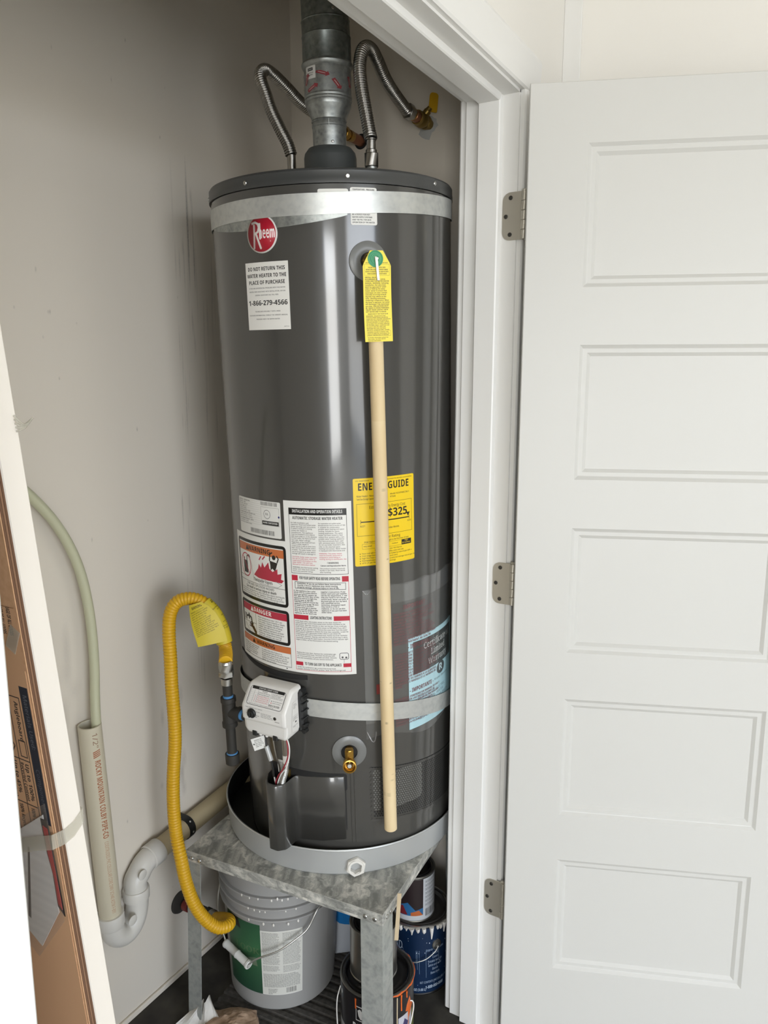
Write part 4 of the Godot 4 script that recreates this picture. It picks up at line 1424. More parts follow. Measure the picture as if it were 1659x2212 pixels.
func gas_valve(t):
	var phi := -88.0
	var f := Transform3D(Basis(pol(phi + 90, 0, 1), Vector3.UP, pol(phi, 0, 1)), pol(phi, 0.347, 0.262)).translated_local(Vector3(-0.011, 0, 0)).scaled_local(Vector3.ONE * 0.88)
	# black body behind the white cover
	var s := start()
	box(s, f * Vector3(0.004, 0.058, -0.004), Vector3(0.135, 0.108, 0.03), 0.006, f.basis)
	for k in 5:
		box(s, f * Vector3(0.072, 0.02 + k * 0.019, -0.002), Vector3(0.008, 0.004, 0.024), 0.001, f.basis)
	for y in [0.008, 0.02, 0.09]:
		tube(s, [f * Vector3(0.074, y, -0.004), f * Vector3(0.074, y, 0.01)], 0.005, 12)
	part(s, "valve_body", "black_plastic", t)
	s = start()
	curl(s, -128.0, -76.0, func(p): return 0.456 + 0.02 * pow(absf(p + 92.0) / 36.0, 2.0), func(p): return 0.468 + 0.008 * pow(absf(p + 92.0) / 36.0, 2.0), 0.2502, 0.0012, 0.0, 24)
	part(s, "valve_opening", "dark", t)
	var prof := [Vector2(-0.004, 0.004), Vector2(0.052, 0.0), Vector2(0.058, 0.004), Vector2(0.06, 0.012), Vector2(0.06, 0.034), Vector2(0.062, 0.038), Vector2(0.0655, 0.04), Vector2(0.066, 0.044), Vector2(0.066, 0.074), Vector2(0.0635, 0.079), Vector2(0.036, 0.115), Vector2(0.031, 0.1195), Vector2(0.024, 0.121), Vector2(-0.004, 0.121)]
	var mid := Vector2(0.025, 0.06)
	var cols := [[-0.063, 0.86], [-0.0622, 0.925], [-0.0595, 0.97], [-0.055, 1.0], [0.055, 1.0], [0.0595, 0.97], [0.0622, 0.925], [0.063, 0.86]]
	s = start()
	s.set_smooth_group(1)
	for i in cols.size() - 1:
		for j in prof.size() - 1:
			var p := []
			for q in [[i, j], [i + 1, j], [i + 1, j + 1], [i, j + 1]]:
				var v: Vector2 = mid + (prof[q[1]] - mid) * Vector2(lerpf(1.0, cols[q[0]][1], 0.6), cols[q[0]][1])
				# the lower corners are cut in
				var x: float = cols[q[0]][0] * (1.0 - 0.1 * clampf((0.02 - v.y) / 0.02, 0.0, 1.0))
				p.append(f * Vector3(x, v.y, v.x))
			var e: Vector2 = prof[j + 1] - prof[j]
			s.set_smooth_group(2 + [0, 1, 1, 1, 1, 1, 1, 1, 1, 2, 3, 3, 3][j] if i == 3 else 1)
			quad(s, p[0], p[1], p[2], p[3], f.basis * Vector3(signf(cols[i][0] + cols[i + 1][0]) * 0.6, -e.x, e.y).normalized() if i != 3 else f.basis * Vector3(0, -e.x, e.y))
	for side in [0, cols.size() - 1]:
		for j in range(1, prof.size() - 1):
			var p := []
			for q in [0, j, j + 1]:
				var v: Vector2 = mid + (prof[q] - mid) * Vector2(lerpf(1.0, cols[side][1], 0.6), cols[side][1])
				p.append(f * Vector3(cols[side][0] * (1.0 - 0.1 * clampf((0.02 - v.y) / 0.02, 0.0, 1.0)), v.y, v.x))
			s.set_smooth_group(-1)
			tri(s, p[0], p[1], p[2], f.basis * Vector3(signf(cols[side][0]), 0, 0))
	var cover := part(s, "gas_valve_cover", "white_plastic", t, "white plastic gas control cover")
	# status label on the sloping face
	var im := sheet(440, 250, "dddbd7")
	round_frame(im, 0, 0, 440, 250, 6, 30, Color("1c1c1c"))
	rect(im, 20, 4, 400, 36, Color("1c1c1c"))
	put(im, "STATUS LIGHT CODE", 220, 4, 28, Color("e3e2de"), "sansbold", 0.5, 240)
	for x in [14, 60, 106, 268]:
		rect(im, x, 44, 2, 168, Color("3a3a3a"))
	put(im, "STATUS", 186, 44, 18, Color("1c1c1c"), "sansbold", 0.5)
	for k in 6:
		put(im, ["Control OFF/No Gas", "Normal Operation", "Thermopile Voltage Low", "Tank Temperature High", "Temperature Sensor Fault", "Gas Control Valve Failure"][k], 112, 66 + k * 24, 16, Color("1c1c1c") if k < 2 else Color("b3303a"), "sans", 0.0, 148)
		rect(im, 18, 88 + k * 24, 246, 1, Color("777777"))
		if k > 1:
			put(im, str(k), 80, 66 + k * 24, 16, Color("b3303a"), "sansbold")
	para(im, "Use the light code above to diagnose the gas valve. If a problem remains turn the knob to OFF and call for service.", 276, 46, 150, 13, 14, 6)
	for k in 2:
		disc(im, Vector2(294, 146 + k * 24), 6, Color("3c3c3c") if k == 0 else Color("b3303a"))
		put(im, ["Normal Operation", "System Problem"][k], 308, 136 + k * 24, 14)
	bars(im, 276, 192, 130, 26)
	put(im, "Read the instructions before changing the setting", 30, 222, 14, Color("3a3a3a"))
	print_mat("status_print", im, 0.4)
	var a := Vector2(0.0635, 0.079)
	var b := Vector2(0.036, 0.115)
	var n := Vector2(b.y - a.y, a.x - b.x).normalized() * 0.0005
	s = start()
	s.set_smooth_group(-1)
	var p0 := a.lerp(b, 0.0) + n
	var p1 := a.lerp(b, 0.99) + n
	var pts := rounded(-0.051, 0.0, 0.051, 1.0, [0, 0, 0, 0])
	var rim := []
	for q in rounded(-0.051, 0.0, 0.051, 0.045, [0.007, 0.007, 0.007, 0.007]):
		rim.append(Vector2(q.x, q.y / 0.045))
	var idx := Geometry2D.triangulate_polygon(PackedVector2Array(rim))
	for i in range(0, idx.size(), 3):
		var v := []
		var uv := []
		for k in 3:
			var q: Vector2 = rim[idx[i + k]]
			var m := p0.lerp(p1, q.y)
			v.append(f * Vector3(q.x, m.y, m.x))
			uv.append(Vector2(q.x / 0.102 + 0.5, 1.0 - q.y))
		tri(s, v[0], v[1], v[2], f.basis * Vector3(0, n.y, n.x), uv[0], uv[1], uv[2])
	part(s, "status_label", "status_print", cover, "status light code label")
	# dial and its printed ring
	im = sheet(360, 130, "d8d6d1")
	var k := Color("2b2b2b")
	put(im, "TURN KNOB AND FULLY DEPRESS", 14, 0, 11, k)
	for j in 11:
		var g := -0.4 + TAU * j / 13.0
		put(im, ["A", "B", "C", "VERY HOT", "-", "PILOT", "OFF", "-", "VAC", "LOW", "HOT"][j], 84 + sin(g) * 54, 58 - cos(g) * 46, 11, k, "sansbold", 0.5)
	para(im, "CAUTION HOT Water hotter than needed raises the risk of scald. Check water before use. See manual for settings.", 160, 38, 130, 11, 13, 4, k)
	put(im, "STATUS", 318, 92, 12, k, "sansbold", 0.5)
	print_mat("dial_print", im, 0.4)
	s = start()
	s.set_smooth_group(-1)
	quad(s, f * Vector3(-0.055, 0.044, 0.0663), f * Vector3(0.053, 0.044, 0.0663), f * Vector3(0.053, 0.0745, 0.0663), f * Vector3(-0.055, 0.0745, 0.0663), f.basis.z, Vector2(0, 1), Vector2(1, 1), Vector2(1, 0), Vector2(0, 0))
	part(s, "dial_markings", "dial_print", cover)
	s = start()
	var ax := along(f * Vector3(-0.032, 0.0595, 0.066), f.basis.z)
	lathe(s, [Vector2(0.0105, 0), Vector2(0.0105, 0.003), Vector2(0.0085, 0.0045), Vector2(0.0065, 0.0045), Vector2(0.006, 0.009), Vector2(0, 0.0095)], 28, ax)
	box(s, f * Vector3(-0.032, 0.0595, 0.0745), Vector3(0.0035, 0.015, 0.008), 0.001, f.basis)
	part(s, "knob", "black_plastic", cover, "round black temperature knob")
	s = start()
	lathe(s, [Vector2(0.0034, 0), Vector2(0.0034, 0.0015), Vector2(0, 0.0022)], 16, along(f * Vector3(0.0345, 0.0595, 0.066), f.basis.z))
	part(s, "status_light", "screw_dark", cover)
	for x in [-0.033, 0.027]:
		s = start()
		box(s, f * Vector3(x, 0.004, 0.056), Vector3(0.013, 0.013, 0.012), 0.0015, f.basis)
		part(s, "clip", "black_plastic", cover)
	s = start()
	for x in [-0.02, -0.002]:
		box(s, f * Vector3(x, 0.0005, 0.05), Vector3(0.006, 0.006, 0.012), 0.001, f.basis)
	part(s, "tab", "white_plastic", cover)
	# printed marks on the right cheek; the square code is left out
	im = sheet(120, 420, "d8d6d1")
	for j in 3:
		para(im, ["COMMON VENT. READ THE MANUAL BEFORE SERVICE", "APPROVED FOR USE WITH NATURAL GAS ONLY", "MADE UNDER LICENSE"][j], 12, [20, 210, 330][j], 96, 13, 15, 5, k)
	rect(im, 8, 196, 104, 2, k)
	disc(im, Vector2(60, 292), 12, k)
	print_mat("cheek_print", im, 0.4)
	s = start()
	s.set_smooth_group(-1)
	quad(s, f * Vector3(0.0633, 0.018, 0.012), f * Vector3(0.0633, 0.018, 0.042), f * Vector3(0.0633, 0.09, 0.034), f * Vector3(0.0633, 0.09, 0.012), f.basis.x, Vector2(1, 1), Vector2(0, 1), Vector2(0, 0), Vector2(1, 0))
	part(s, "cheek_print", "cheek_print", cover)
	# pipes, wires and tags between the valve and the burner
	s = start()
	tube(s, curve([f * Vector3(0.035, 0.004, 0.035), f * Vector3(0.035, -0.05, 0.034)], 0.004), 0.0062, 14)
	var burner := part(s, "burner_pipe", "steel", t)
	s = start()
	tube(s, [f * Vector3(0.035, -0.05, 0.034), f * Vector3(0.035, -0.07, 0.034)], 0.0066, 14)
	part(s, "pipe_label", "sticker_white", burner)
	s = start()
	ribbed(s, [f * Vector3(0.035, -0.07, 0.034), f * Vector3(0.031, -0.095, 0.033), f * Vector3(0.016, -0.13, 0.027), f * Vector3(0.006, -0.165, 0.02)], 0.0062, 0.0072, 0.0028, 14)
	part(s, "flexible_end", "chrome", burner)
	s = start()
	tube(s, curve([f * Vector3(0.004, 0.0, 0.04), f * Vector3(0.008, -0.035, 0.04), f * Vector3(0.011, -0.062, 0.038), f * Vector3(0.012, -0.09, 0.03), f * Vector3(0.004, -0.16, 0.018)], 0.004), 0.0017, 8)
	hexagon(s, Transform3D(Basis(), f * Vector3(0.004, -0.006, 0.04)), 0.006, 0.009)
	part(s, "pilot_tube", "steel", t)
	s = start()
	tube(s, curve([f * Vector3(0.045, 0.003, 0.04), f * Vector3(0.056, -0.016, 0.046), f * Vector3(0.054, -0.045, 0.046), f * Vector3(0.044, -0.075, 0.046), f * Vector3(0.024, -0.1, 0.04), f * Vector3(0.006, -0.135, 0.033), f * Vector3(0.002, -0.16, 0.026)], 0.004), 0.0014, 8)
	part(s, "white_lead", "white_wire", t)
	s = start()
	tube(s, curve([f * Vector3(0.044, 0.003, 0.041), f * Vector3(0.053, -0.018, 0.048), f * Vector3(0.051, -0.046, 0.048), f * Vector3(0.036, -0.08, 0.049), f * Vector3(0.017, -0.105, 0.043), f * Vector3(0.001, -0.135, 0.034), f * Vector3(-0.002, -0.16, 0.026)], 0.004), 0.0014, 8)
	part(s, "red_lead", "red_wire", t)
	s = start()
	tube(s, curve([f * Vector3(-0.02, 0.002, 0.03), f * Vector3(-0.022, -0.022, 0.034), f * Vector3(-0.018, -0.04, 0.038)], 0.004), 0.0018, 8)
	var lead := part(s, "black_lead", "black_plastic", t)
	s = start()
	tube(s, curve([f * Vector3(-0.004, -0.07, 0.04), f * Vector3(-0.002, -0.095, 0.038), f * Vector3(-0.003, -0.118, 0.034)], 0.004), 0.0024, 8)
	part(s, "black_lead", "black_plastic", t)
	s = start()
	tube(s, [f * Vector3(-0.018, -0.038, 0.038), f * Vector3(-0.004, -0.072, 0.04)], 0.0052, 12)
	part(s, "lead_sleeve", "sleeve_clear", lead)
	s = start()
	tube(s, [f * Vector3(-0.003, -0.117, 0.034), f * Vector3(-0.004, -0.155, 0.026)], 0.0016, 8)
	part(s, "lead_end", "white_wire", lead)
	im = sheet(160, 120, "dad9d4")
	para(im, "WARNING DO NOT CUT THIS LEAD. REPLACE ONLY WITH THE SAME TYPE", 30, 16, 120, 14, 16, 5)
	rect(im, 12, 50, 14, 14, Color("2b2b2b"))
	print_mat("lead_tag_print", im, 0.5)
	for q in [[f * Vector3(-0.036, -0.033, 0.042), Vector2(0.034, 0.03), -0.35, 0.5], [f * Vector3(0.012, -0.093, 0.022), Vector2(0.022, 0.034), -0.05, 0.0]]:
		s = start()
		box(s, q[0], Vector3(q[1].x, q[1].y, 0.0006), 0.0001, f.basis * Basis(Vector3(0, 0, 1), -q[2]) * Basis(Vector3(0, 1, 0), q[3]))
		part(s, "lead_tag", "lead_tag_print", t, "small white printed wire tag")


# ---------------------------------------------------------------- straps, tag, dowel
# a metal band: centre points in plan, height along y, thickness t
func ribbon(s: SurfaceTool, pts: Array, high: float, t: float):
	var rows := []
	for i in pts.size():
		var d: Vector3 = pts[mini(i + 1, pts.size() - 1)] - pts[maxi(i - 1, 0)]
		var n := Vector3(d.z, 0, -d.x).normalized()
		rows.append([pts[i], n])
	for i in pts.size() - 1:
		var a: Vector3 = rows[i][0]
		var b: Vector3 = rows[i + 1][0]
		var na: Vector3 = rows[i][1]
		var nb: Vector3 = rows[i + 1][1]
		var up := Vector3.UP * high * 0.5
		s.set_smooth_group(1)
		quad(s, a - up + na * t, b - up + nb * t, b + up + nb * t, a + up + na * t, na)
		quad(s, a - up, b - up, b + up, a + up, -na)
		s.set_smooth_group(-1)
		quad(s, a + up, b + up, b + up + nb * t, a + up + na * t, Vector3.UP)
		quad(s, a - up, b - up, b - up + nb * t, a - up + na * t, Vector3.DOWN)


func straps():
	var pts := [Vector3(0.06, 1.389, -0.335)]
	for k in 115:
		var phi := -178.0 + 2.0 * k
		var h := 1.3905 + 0.0145 * pow(clampf((phi + 62.0) / 77.0, 0.0, 1.6), 1.25)
		pts.append(pol(phi, h, 0.2516))
	pts.append(Vector3(0.272, 1.415, 0.088))
	pts.reverse()
	var s := start()
	ribbon(s, pts, 0.0372, 0.0009)
	var o := done(s, "restraint_strap", "strap_metal")
	o.transform = heater_frame
	tag(o, "upper flat galvanized strap round the shoulder of the grey water heater", "strap", "heater restraint straps")
	pts = []
	for k in 40:
		var phi := -128.0 + 78.0 * k / 39.0
		var dip := 0.019 * pow(sin(PI * k / 39.0), 0.8)
		pts.append(pol(phi, 1.388 - dip * 0.98 - 0.0, 0.2508))
	pts.reverse()
	s = start()
	ribbon(s, pts, 0.0345, 0.0006)
	o = done(s, "strap_end", "galvanized")
	o.transform = heater_frame
	tag(o, "dull loose end of strap slanting below the upper strap, behind the red badge", "strap")
	pts = [Vector3(0.06, 0.345, -0.335)]
	for k in 115:
		var phi := -178.0 + 2.0 * k
		pts.append(pol(phi, 0.3460 - 0.055 * sin(deg_to_rad(phi)) + 0.003 * cos(deg_to_rad(phi)), 0.2545))
	pts.append(Vector3(0.272, 0.302, 0.08))
	pts.reverse()
	s = start()
	ribbon(s, pts, 0.039, 0.0009)
	o = done(s, "restraint_strap_001", "strap_metal")
	o.transform = heater_frame
	tag(o, "lower flat galvanized strap passing from the gas valve over the plastic pouch", "strap", "heater restraint straps")


func relief_tag_and_dowel():
	# dowel down the front of the heater
	var top := pol(-41.4, 1.249, 0.2805)
	var foot := pol(-39.6, 0.121, 0.2815)
	var ax := along(foot, top - foot)
	var len := foot.distance_to(top)
	var s := start()
	lathe(s, [Vector2(0, 0), Vector2(0.0128, 0), Vector2(0.0137, 0.0009), Vector2(0.0137, len - 0.001), Vector2(0.0128, len), Vector2(0, len)], 36, ax)
	var o := done(s, "wooden_dowel", "wood")
	o.transform = heater_frame
	tag(o, "long pale wooden dowel hanging down the front of the grey water heater", "dowel")
	# yellow tag
	var im := sheet(300, 880, "e8d43c")
	var k := Color("35300f")
	put(im, "DO NOT REMOVE THIS TAG FROM VALVE", 150, 108, 13, k, "sansbold", 0.5, 240)
	frame(im, 16, 128, 268, 110, 2, Color("7d7320"))
	for i in 5:
		put(im, ["WARNING", "FAILURE TO COMPLY WITH THESE", "INSTRUCTIONS COULD CAUSE PROPERTY DAMAGE", "OR RESULT IN SERIOUS PERSONAL INJURY OR DEATH", "FROM SCALDING STEAM OR HOT WATER"][i], 150, 132 + i * 20, 16, k, "sansbold", 0.5, [60, 190, 240, 250, 210][i])
	para(im, "INSTALL VALVE IN ACCORDANCE WITH LOCAL CODES AND THE WATER HEATER MANUAL. WARNING: Following installation, the valve lever MUST be operated AT LEAST ONCE A YEAR by the water heater owner to ensure that waterways are clear. Certain naturally occurring mineral deposits may adhere to the valve, blocking waterways, rendering it inoperative. When the lever is operated, hot water will discharge if the waterways are clear. PRECAUTIONS MUST BE TAKEN TO AVOID PERSONAL INJURY FROM CONTACT WITH HOT WATER AND TO AVOID PROPERTY DAMAGE. BEFORE operating lever, check to see that a discharge line is connected to this valve directing the flow of hot water from the valve to a proper place of disposal. If no water flows when the lever is operated, replacement of the valve is required.", 18, 246, 268, 17, 18.4, 19, k, "sansbold")
	put(im, "REINSPECTION OF T AND P RELIEF VALVES", 150, 600, 14, k, "sansbold", 0.5, 220)
	para(im, "WARNING: Temperature and Pressure Relief Valves should be inspected and manually operated at least once every three years by a licensed plumber to make certain the product has not been affected by corrosive water conditions and to ensure that the valve and discharge line have not been altered or tampered with. Certain conditions may corrode the valve or its components over time, rendering the valve inoperative.", 20, 618, 266, 15, 15.2, 10, k, "sansbold")
	frame(im, 22, 772, 258, 52, 2, Color("7d7320"))
	para(im, "WARNING FAILURE TO INSPECT THIS VALVE AS DIRECTED COULD RESULT IN UNSAFE TEMPERATURE OR PRESSURE BUILD-UP", 28, 776, 250, 13, 15, 3, k, "sansbold")
	para(im, "For further information contact the valve maker. See other side for important information.", 26, 830, 250, 13, 15, 3, k, "sansbold")
	print_mat("valve_tag_print", im, 0.45)
	s = start()
	s.set_smooth_group(1)
	var f := Transform3D(Basis(pol(48.6, 0, 1), Vector3.UP, pol(-41.4, 0, 1)), pol(-41.0, 1.1462, 0.2968))
	f = f.rotated_local(Vector3(0, 0, 1), 0.012)
	var rows := []
	for j in 31:
		var y := 0.159 * j / 30.0
		var half := 0.0265
		if y > 0.134:
			half = lerpf(0.0265, 0.012, (y - 0.134) / 0.025)
		var row := []
		for i in 9:
			var x := half * (i / 4.0 - 1.0)
			var z := 0.0009 * sin(y * 46.0) * (0.4 + x / 0.05) - 0.0012 * clampf((y - 0.11) / 0.04, 0.0, 1.0)
			row.append([f * Vector3(x - 0.0006 * sin(y * 30.0), y, z), Vector2(0.5 + x / 0.053, 1.0 - y / 0.159)])
		rows.append(row)
	for j in 30:
		for i in 8:
			var a = rows[j][i]
			var b = rows[j][i + 1]
			var c = rows[j + 1][i + 1]
			var d = rows[j + 1][i]
			quad(s, a[0], b[0], c[0], d[0], f.basis.z, a[1], b[1], c[1], d[1])
			var back := f.basis.z * -0.0005
			quad(s, a[0] + back, b[0] + back, c[0] + back, d[0] + back, -f.basis.z)
	o = done(s, "warning_tag", "valve_tag_print")
	o.transform = heater_frame
	tag(o, "long yellow printed warning tag hanging from the relief valve with the green disc", "tag")


# ---------------------------------------------------------------- flue
func vent():
	var t := thing("vent_pipe", "galvanized flue pipe rising from the middle of the water heater's top", "pipe", heater_frame)
	var s := start()
	lathe(s, [Vector2(0.0345, 1.528), Vector2(0.0345, 1.576), Vector2(0.0358, 1.578), Vector2(0.0358, 1.582), Vector2(0.0347, 1.5845), Vector2(0.0347, 1.588)], 48)
	part(s, "draft_neck", "galvanized", t)
	s = start()
	lathe(s, [Vector2(0.0352, 1.586), Vector2(0.0366, 1.588), Vector2(0.0352, 1.5905), Vector2(0.037, 1.596), Vector2(0.0425, 1.608), Vector2(0.046, 1.615), Vector2(0.0468, 1.617), Vector2(0.0468, 1.623), Vector2(0.0478, 1.624), Vector2(0.049, 1.627), Vector2(0.0478, 1.630), Vector2(0.049, 1.633), Vector2(0.0478, 1.636)], 56)
	part(s, "reducer", "galvanized", t)
	s = start()
	lathe(s, [Vector2(0.0478, 1.634), Vector2(0.0478, 1.684), Vector2(0.0495, 1.686), Vector2(0.0515, 1.6885), Vector2(0.0525, 1.692), Vector2(0.0515, 1.695), Vector2(0.0498, 1.6965)], 56)
	part(s, "sleeve", "galvanized", t)
	s = start()
	lathe(s, [Vector2(0.0495, 1.694), Vector2(0.0492, 1.742), Vector2(0.0498, 1.743), Vector2(0.0492, 1.7445), Vector2(0.0486, 1.745)], 56)
	part(s, "elbow_section", "vent_metal", t)
	var tilt := Transform3D(Basis(Vector3(0, 0, 1), 0.05), Vector3(0, 1.743, 0))
	s = start()
	lathe(s, [Vector2(0.0486, -0.004), Vector2(0.0484, 0.028), Vector2(0.0492, 0.029), Vector2(0.0484, 0.031), Vector2(0.0478, 0.032)], 56, tilt)
	part(s, "elbow_section", "vent_metal", t)
	s = start()
	var top := Transform3D(Basis(Vector3(0, 0, 1), 0.02), tilt * Vector3(0, 0.028, 0))
	lathe(s, [Vector2(0.0476, -0.004), Vector2(0.0476, 0.53)], 56, top)
	part(s, "upper_pipe", "vent_metal", t)
	s = start()
	for h in [1.5775, 1.629]:
		box(s, pol(-57.0, h, 0.0362 if h < 1.6 else 0.0485), Vector3(0.001, 0.02, 0.0006), 0.0, Basis(pol(33.0, 0, 1), Vector3.UP, pol(-57.0, 0, 1)))
	part(s, "seam", "galvanized", t)
	screw(t, along(pol(-46.0, 1.5445, 0.0345), pol(-46.0, 0, 1)), 0.0032, "steel")
	screw(t, along(pol(-38.0, 1.782, 0.049), pol(-38.0, 0, 1)), 0.0032, "steel")
	# sticker and clear tape with red print round the sleeve
	var im := sheet(160, 150, "d8d6d0")
	rect(im, 40, 24, 84, 34, Color("171717"))
	put(im, "WARNING", 82, 30, 18, Color("dcdad5"), "sansbold", 0.5, 72)
	put(im, "NOT SAFE UP TO", 80, 74, 16, Color("303030"), "sansbold", 0.5, 110)
	put(im, "600 DEGREES", 80, 98, 16, Color("303030"), "sansbold", 0.5, 90)
	print_mat("sleeve_sticker_print", im, 0.5)
	s = start()
	curl(s, -118.0, -86.0, 1.660, 1.683, 0.0478, 0.0006, 0.0, 8)
	part(s, "sticker", "sleeve_sticker_print", t, "small white sticker with a black box")
	im = sheet(512, 192, Color(0.6, 0.1, 0.14, 0.0))
	var r := Color("8e1c2a")
	for q in [[70, 60, -1.2], [200, 20, 0.4], [300, 110, 1.0], [420, 70, 1.3], [120, 140, -0.5]]:
		var c := Vector2(q[0], q[1])
		var d := Vector2(cos(q[2]), sin(q[2]))
		var n := d.orthogonal()
		shape(im, [c - d * 44 - n * 14, c + d * 34 - n * 14, c + d * 34 - n * 26, c + d * 58, c + d * 34 + n * 26, c + d * 34 + n * 14, c - d * 44 + n * 14], r)
		stroke(im, [c - d * 30, c + d * 24], 5, Color(0.8, 0.75, 0.72, 0.9))
	var m := print_mat("sleeve_tape_print", im, 0.3)
	m.transparency = BaseMaterial3D.TRANSPARENCY_ALPHA
	s = start()
	curl(s, -140.0, 40.0, 1.632, 1.672, 0.0483, 0.0002, 0.0, 36)
	part(s, "tape_print", m, t, "red print on clear tape")
	s = start()
	s.set_smooth_group(1)
	var nz := FastNoiseLite.new()
	nz.seed = 3
	nz.frequency = 0.06
	for j in 12:
		for i in 48:
			var p := []
			for q in [[i, j], [i + 1, j], [i + 1, j + 1], [i, j + 1]]:
				var phi: float = -145.0 + 190.0 * q[0] / 48.0
				var h: float = 1.63 + 0.044 * q[1] / 12.0
				p.append(pol(phi, h, 0.0488 + 0.0017 * maxf(0.0, nz.get_noise_2d(q[0] * 4.5, q[1] * 6.5))))
			quad(s, p[0], p[1], p[2], p[3], p[0] * Vector3(1, 0, 1))
	part(s, "crinkled_tape", "film", t)


# ---------------------------------------------------------------- water lines
func water_lines():
	var wall_x := 1.7615
	# right: from the nipple up, over and down to the valve on the side wall
	var t := thing("water_connector", "ribbed stainless flexible pipe right of the flue, looping to the yellow-handled valve", "pipe", Transform3D(), "flexible water connectors")
	var up := Vector3(-0.0594, 0.9982, 0.0084)
	var n0 := heater_frame * Vector3(0.006, 1.452, 0.0962)
	var s := start()
	lathe(s, [Vector2(0.0105, 0), Vector2(0.0105, 0.046)], 20, along(n0, up))
	part(s, "nipple", "galvanized", t)
	s = start()
	hexagon(s, along(n0 + up * 0.040, up), 0.0158, 0.026)
	lathe(s, [Vector2(0.0115, 0.064), Vector2(0.0115, 0.072), Vector2(0.0095, 0.0735)], 20, along(n0, up))
	part(s, "nut", "steel", t)
	s = start()
	lathe(s, [Vector2(0.0092, 0.07), Vector2(0.0092, 0.09), Vector2(0.0112, 0.091), Vector2(0.0112, 0.093), Vector2(0.009, 0.094)], 20, along(n0, up))
	part(s, "end_tube", "steel", t)
	var end := Vector3(1.7615, 2.1196, -0.9011)
	s = start()
	ribbed(s, [n0 + up * 0.092, Vector3(1.4010, 1.9971, -0.8521), Vector3(1.3972, 2.0408, -0.8595), Vector3(1.3970, 2.0856, -0.8691), Vector3(1.4040, 2.1281, -0.8777), Vector3(1.4146, 2.1579, -0.8797), Vector3(1.4345, 2.1764, -0.8821), Vector3(1.4585, 2.1795, -0.8823), Vector3(1.4846, 2.1692, -0.8844), Vector3(1.5244, 2.1516, -0.8907), Vector3(1.5753, 2.1431, -0.9013), end + Vector3(-0.118, 0, 0)], 0.0104, 0.0136, 0.0049, 20)
	part(s, "ribbed_hose", "steel", t)
	s = start()
	var ax := along(end + Vector3(-0.128, 0, 0), Vector3(1, 0, 0))
	lathe(s, [Vector2(0.0095, 0), Vector2(0.0112, 0.001), Vector2(0.0112, 0.014), Vector2(0.0095, 0.016)], 20, ax)
	hexagon(s, ax.translated_local(Vector3(0, 0.012, 0)), 0.0175, 0.022)
	part(s, "nut", "steel", t)
	var v := thing("shutoff_valve", "brass shutoff valve with a yellow handle on the closet wall right of the flue", "valve")
	s = start()
	lathe(s, [Vector2(0, 0.033), Vector2(0.013, 0.033), Vector2(0.0135, 0.041), Vector2(0.0115, 0.042), Vector2(0.0115, 0.044)], 24, ax)
	part(s, "end_cap", "brass", v)
	s = start()
	lathe(s, [Vector2(0.0115, 0.043), Vector2(0.0135, 0.044), Vector2(0.0135, 0.062), Vector2(0.0115, 0.063)], 24, ax)
	part(s, "copper_sleeve", "copper", v)
	s = start()
	lathe(s, [Vector2(0.0125, 0.062), Vector2(0.0165, 0.063), Vector2(0.0165, 0.07), Vector2(0.0145, 0.072), Vector2(0.018, 0.08), Vector2(0.0185, 0.089), Vector2(0.0145, 0.098), Vector2(0.0165, 0.1), Vector2(0.0165, 0.108), Vector2(0.012, 0.109), Vector2(0.012, 0.128)], 24, ax)
	var mid := end + Vector3(-0.043, 0, 0)
	lathe(s, [Vector2(0.009, 0.01), Vector2(0.009, 0.024), Vector2(0.0075, 0.025), Vector2(0.006, 0.033), Vector2(0, 0.033)], 16, along(mid, Vector3(0.1, 0.75, 0.65)))
	part(s, "body", "old_brass", v)
	s = start()
	var hn := Vector3(-0.75, 0.15, 0.62).normalized()
	var hy := (Vector3(0.12, 0.98, 0.05) - hn * hn.dot(Vector3(0.12, 0.98, 0.05))).normalized()
	var hx := Transform3D(Basis(hy.cross(hn), hy, hn), mid + Vector3(0.012, 0.022, 0.024))
	prism(s, rounded(-0.0105, -0.006, 0.0105, 0.040, [0.003, 0.003, 0.008, 0.008]), -0.0012, 0.0012, hx)
	part(s, "handle", "yellow_hose", v, "flat yellow lever handle")
	s = start()
	var nz := FastNoiseLite.new()
	nz.seed = 9
	nz.frequency = 3.0
	for k in 18:
		var a := TAU * k / 18.0
		var b := TAU * (k + 1) / 18.0
		var ra := 0.021 + 0.007 * nz.get_noise_1d(k * 0.6) + (0.012 if k > 8 and k < 13 else 0.0)
		var rb := 0.021 + 0.007 * nz.get_noise_1d((k + 1) % 18 * 0.6) + (0.012 if k + 1 > 8 and k + 1 < 13 else 0.0)
		var o := end + Vector3(-0.0065, 0, 0)
		tri(s, o, end + Vector3(-0.0005, cos(a) * ra, sin(a) * ra), end + Vector3(-0.0005, cos(b) * rb, sin(b) * rb), Vector3(-1, 0, 0))
	part(s, "torn_caulk", "caulk", v)
	# left: from the nipple up, over and behind the flue to a brass stub
	t = thing("water_connector_001", "ribbed stainless flexible pipe left of the flue, looping down behind it", "pipe", Transform3D(), "flexible water connectors")
	n0 = heater_frame * Vector3(0.006, 1.452, -0.1045)
	s = start()
	lathe(s, [Vector2(0.0095, 0), Vector2(0.0095, 0.088), Vector2(0.0112, 0.09), Vector2(0.009, 0.093)], 20, along(n0, up))
	part(s, "end_tube", "steel", t)
	var end2 := Vector3(1.7615, 2.1104, -1.0977)
	s = start()
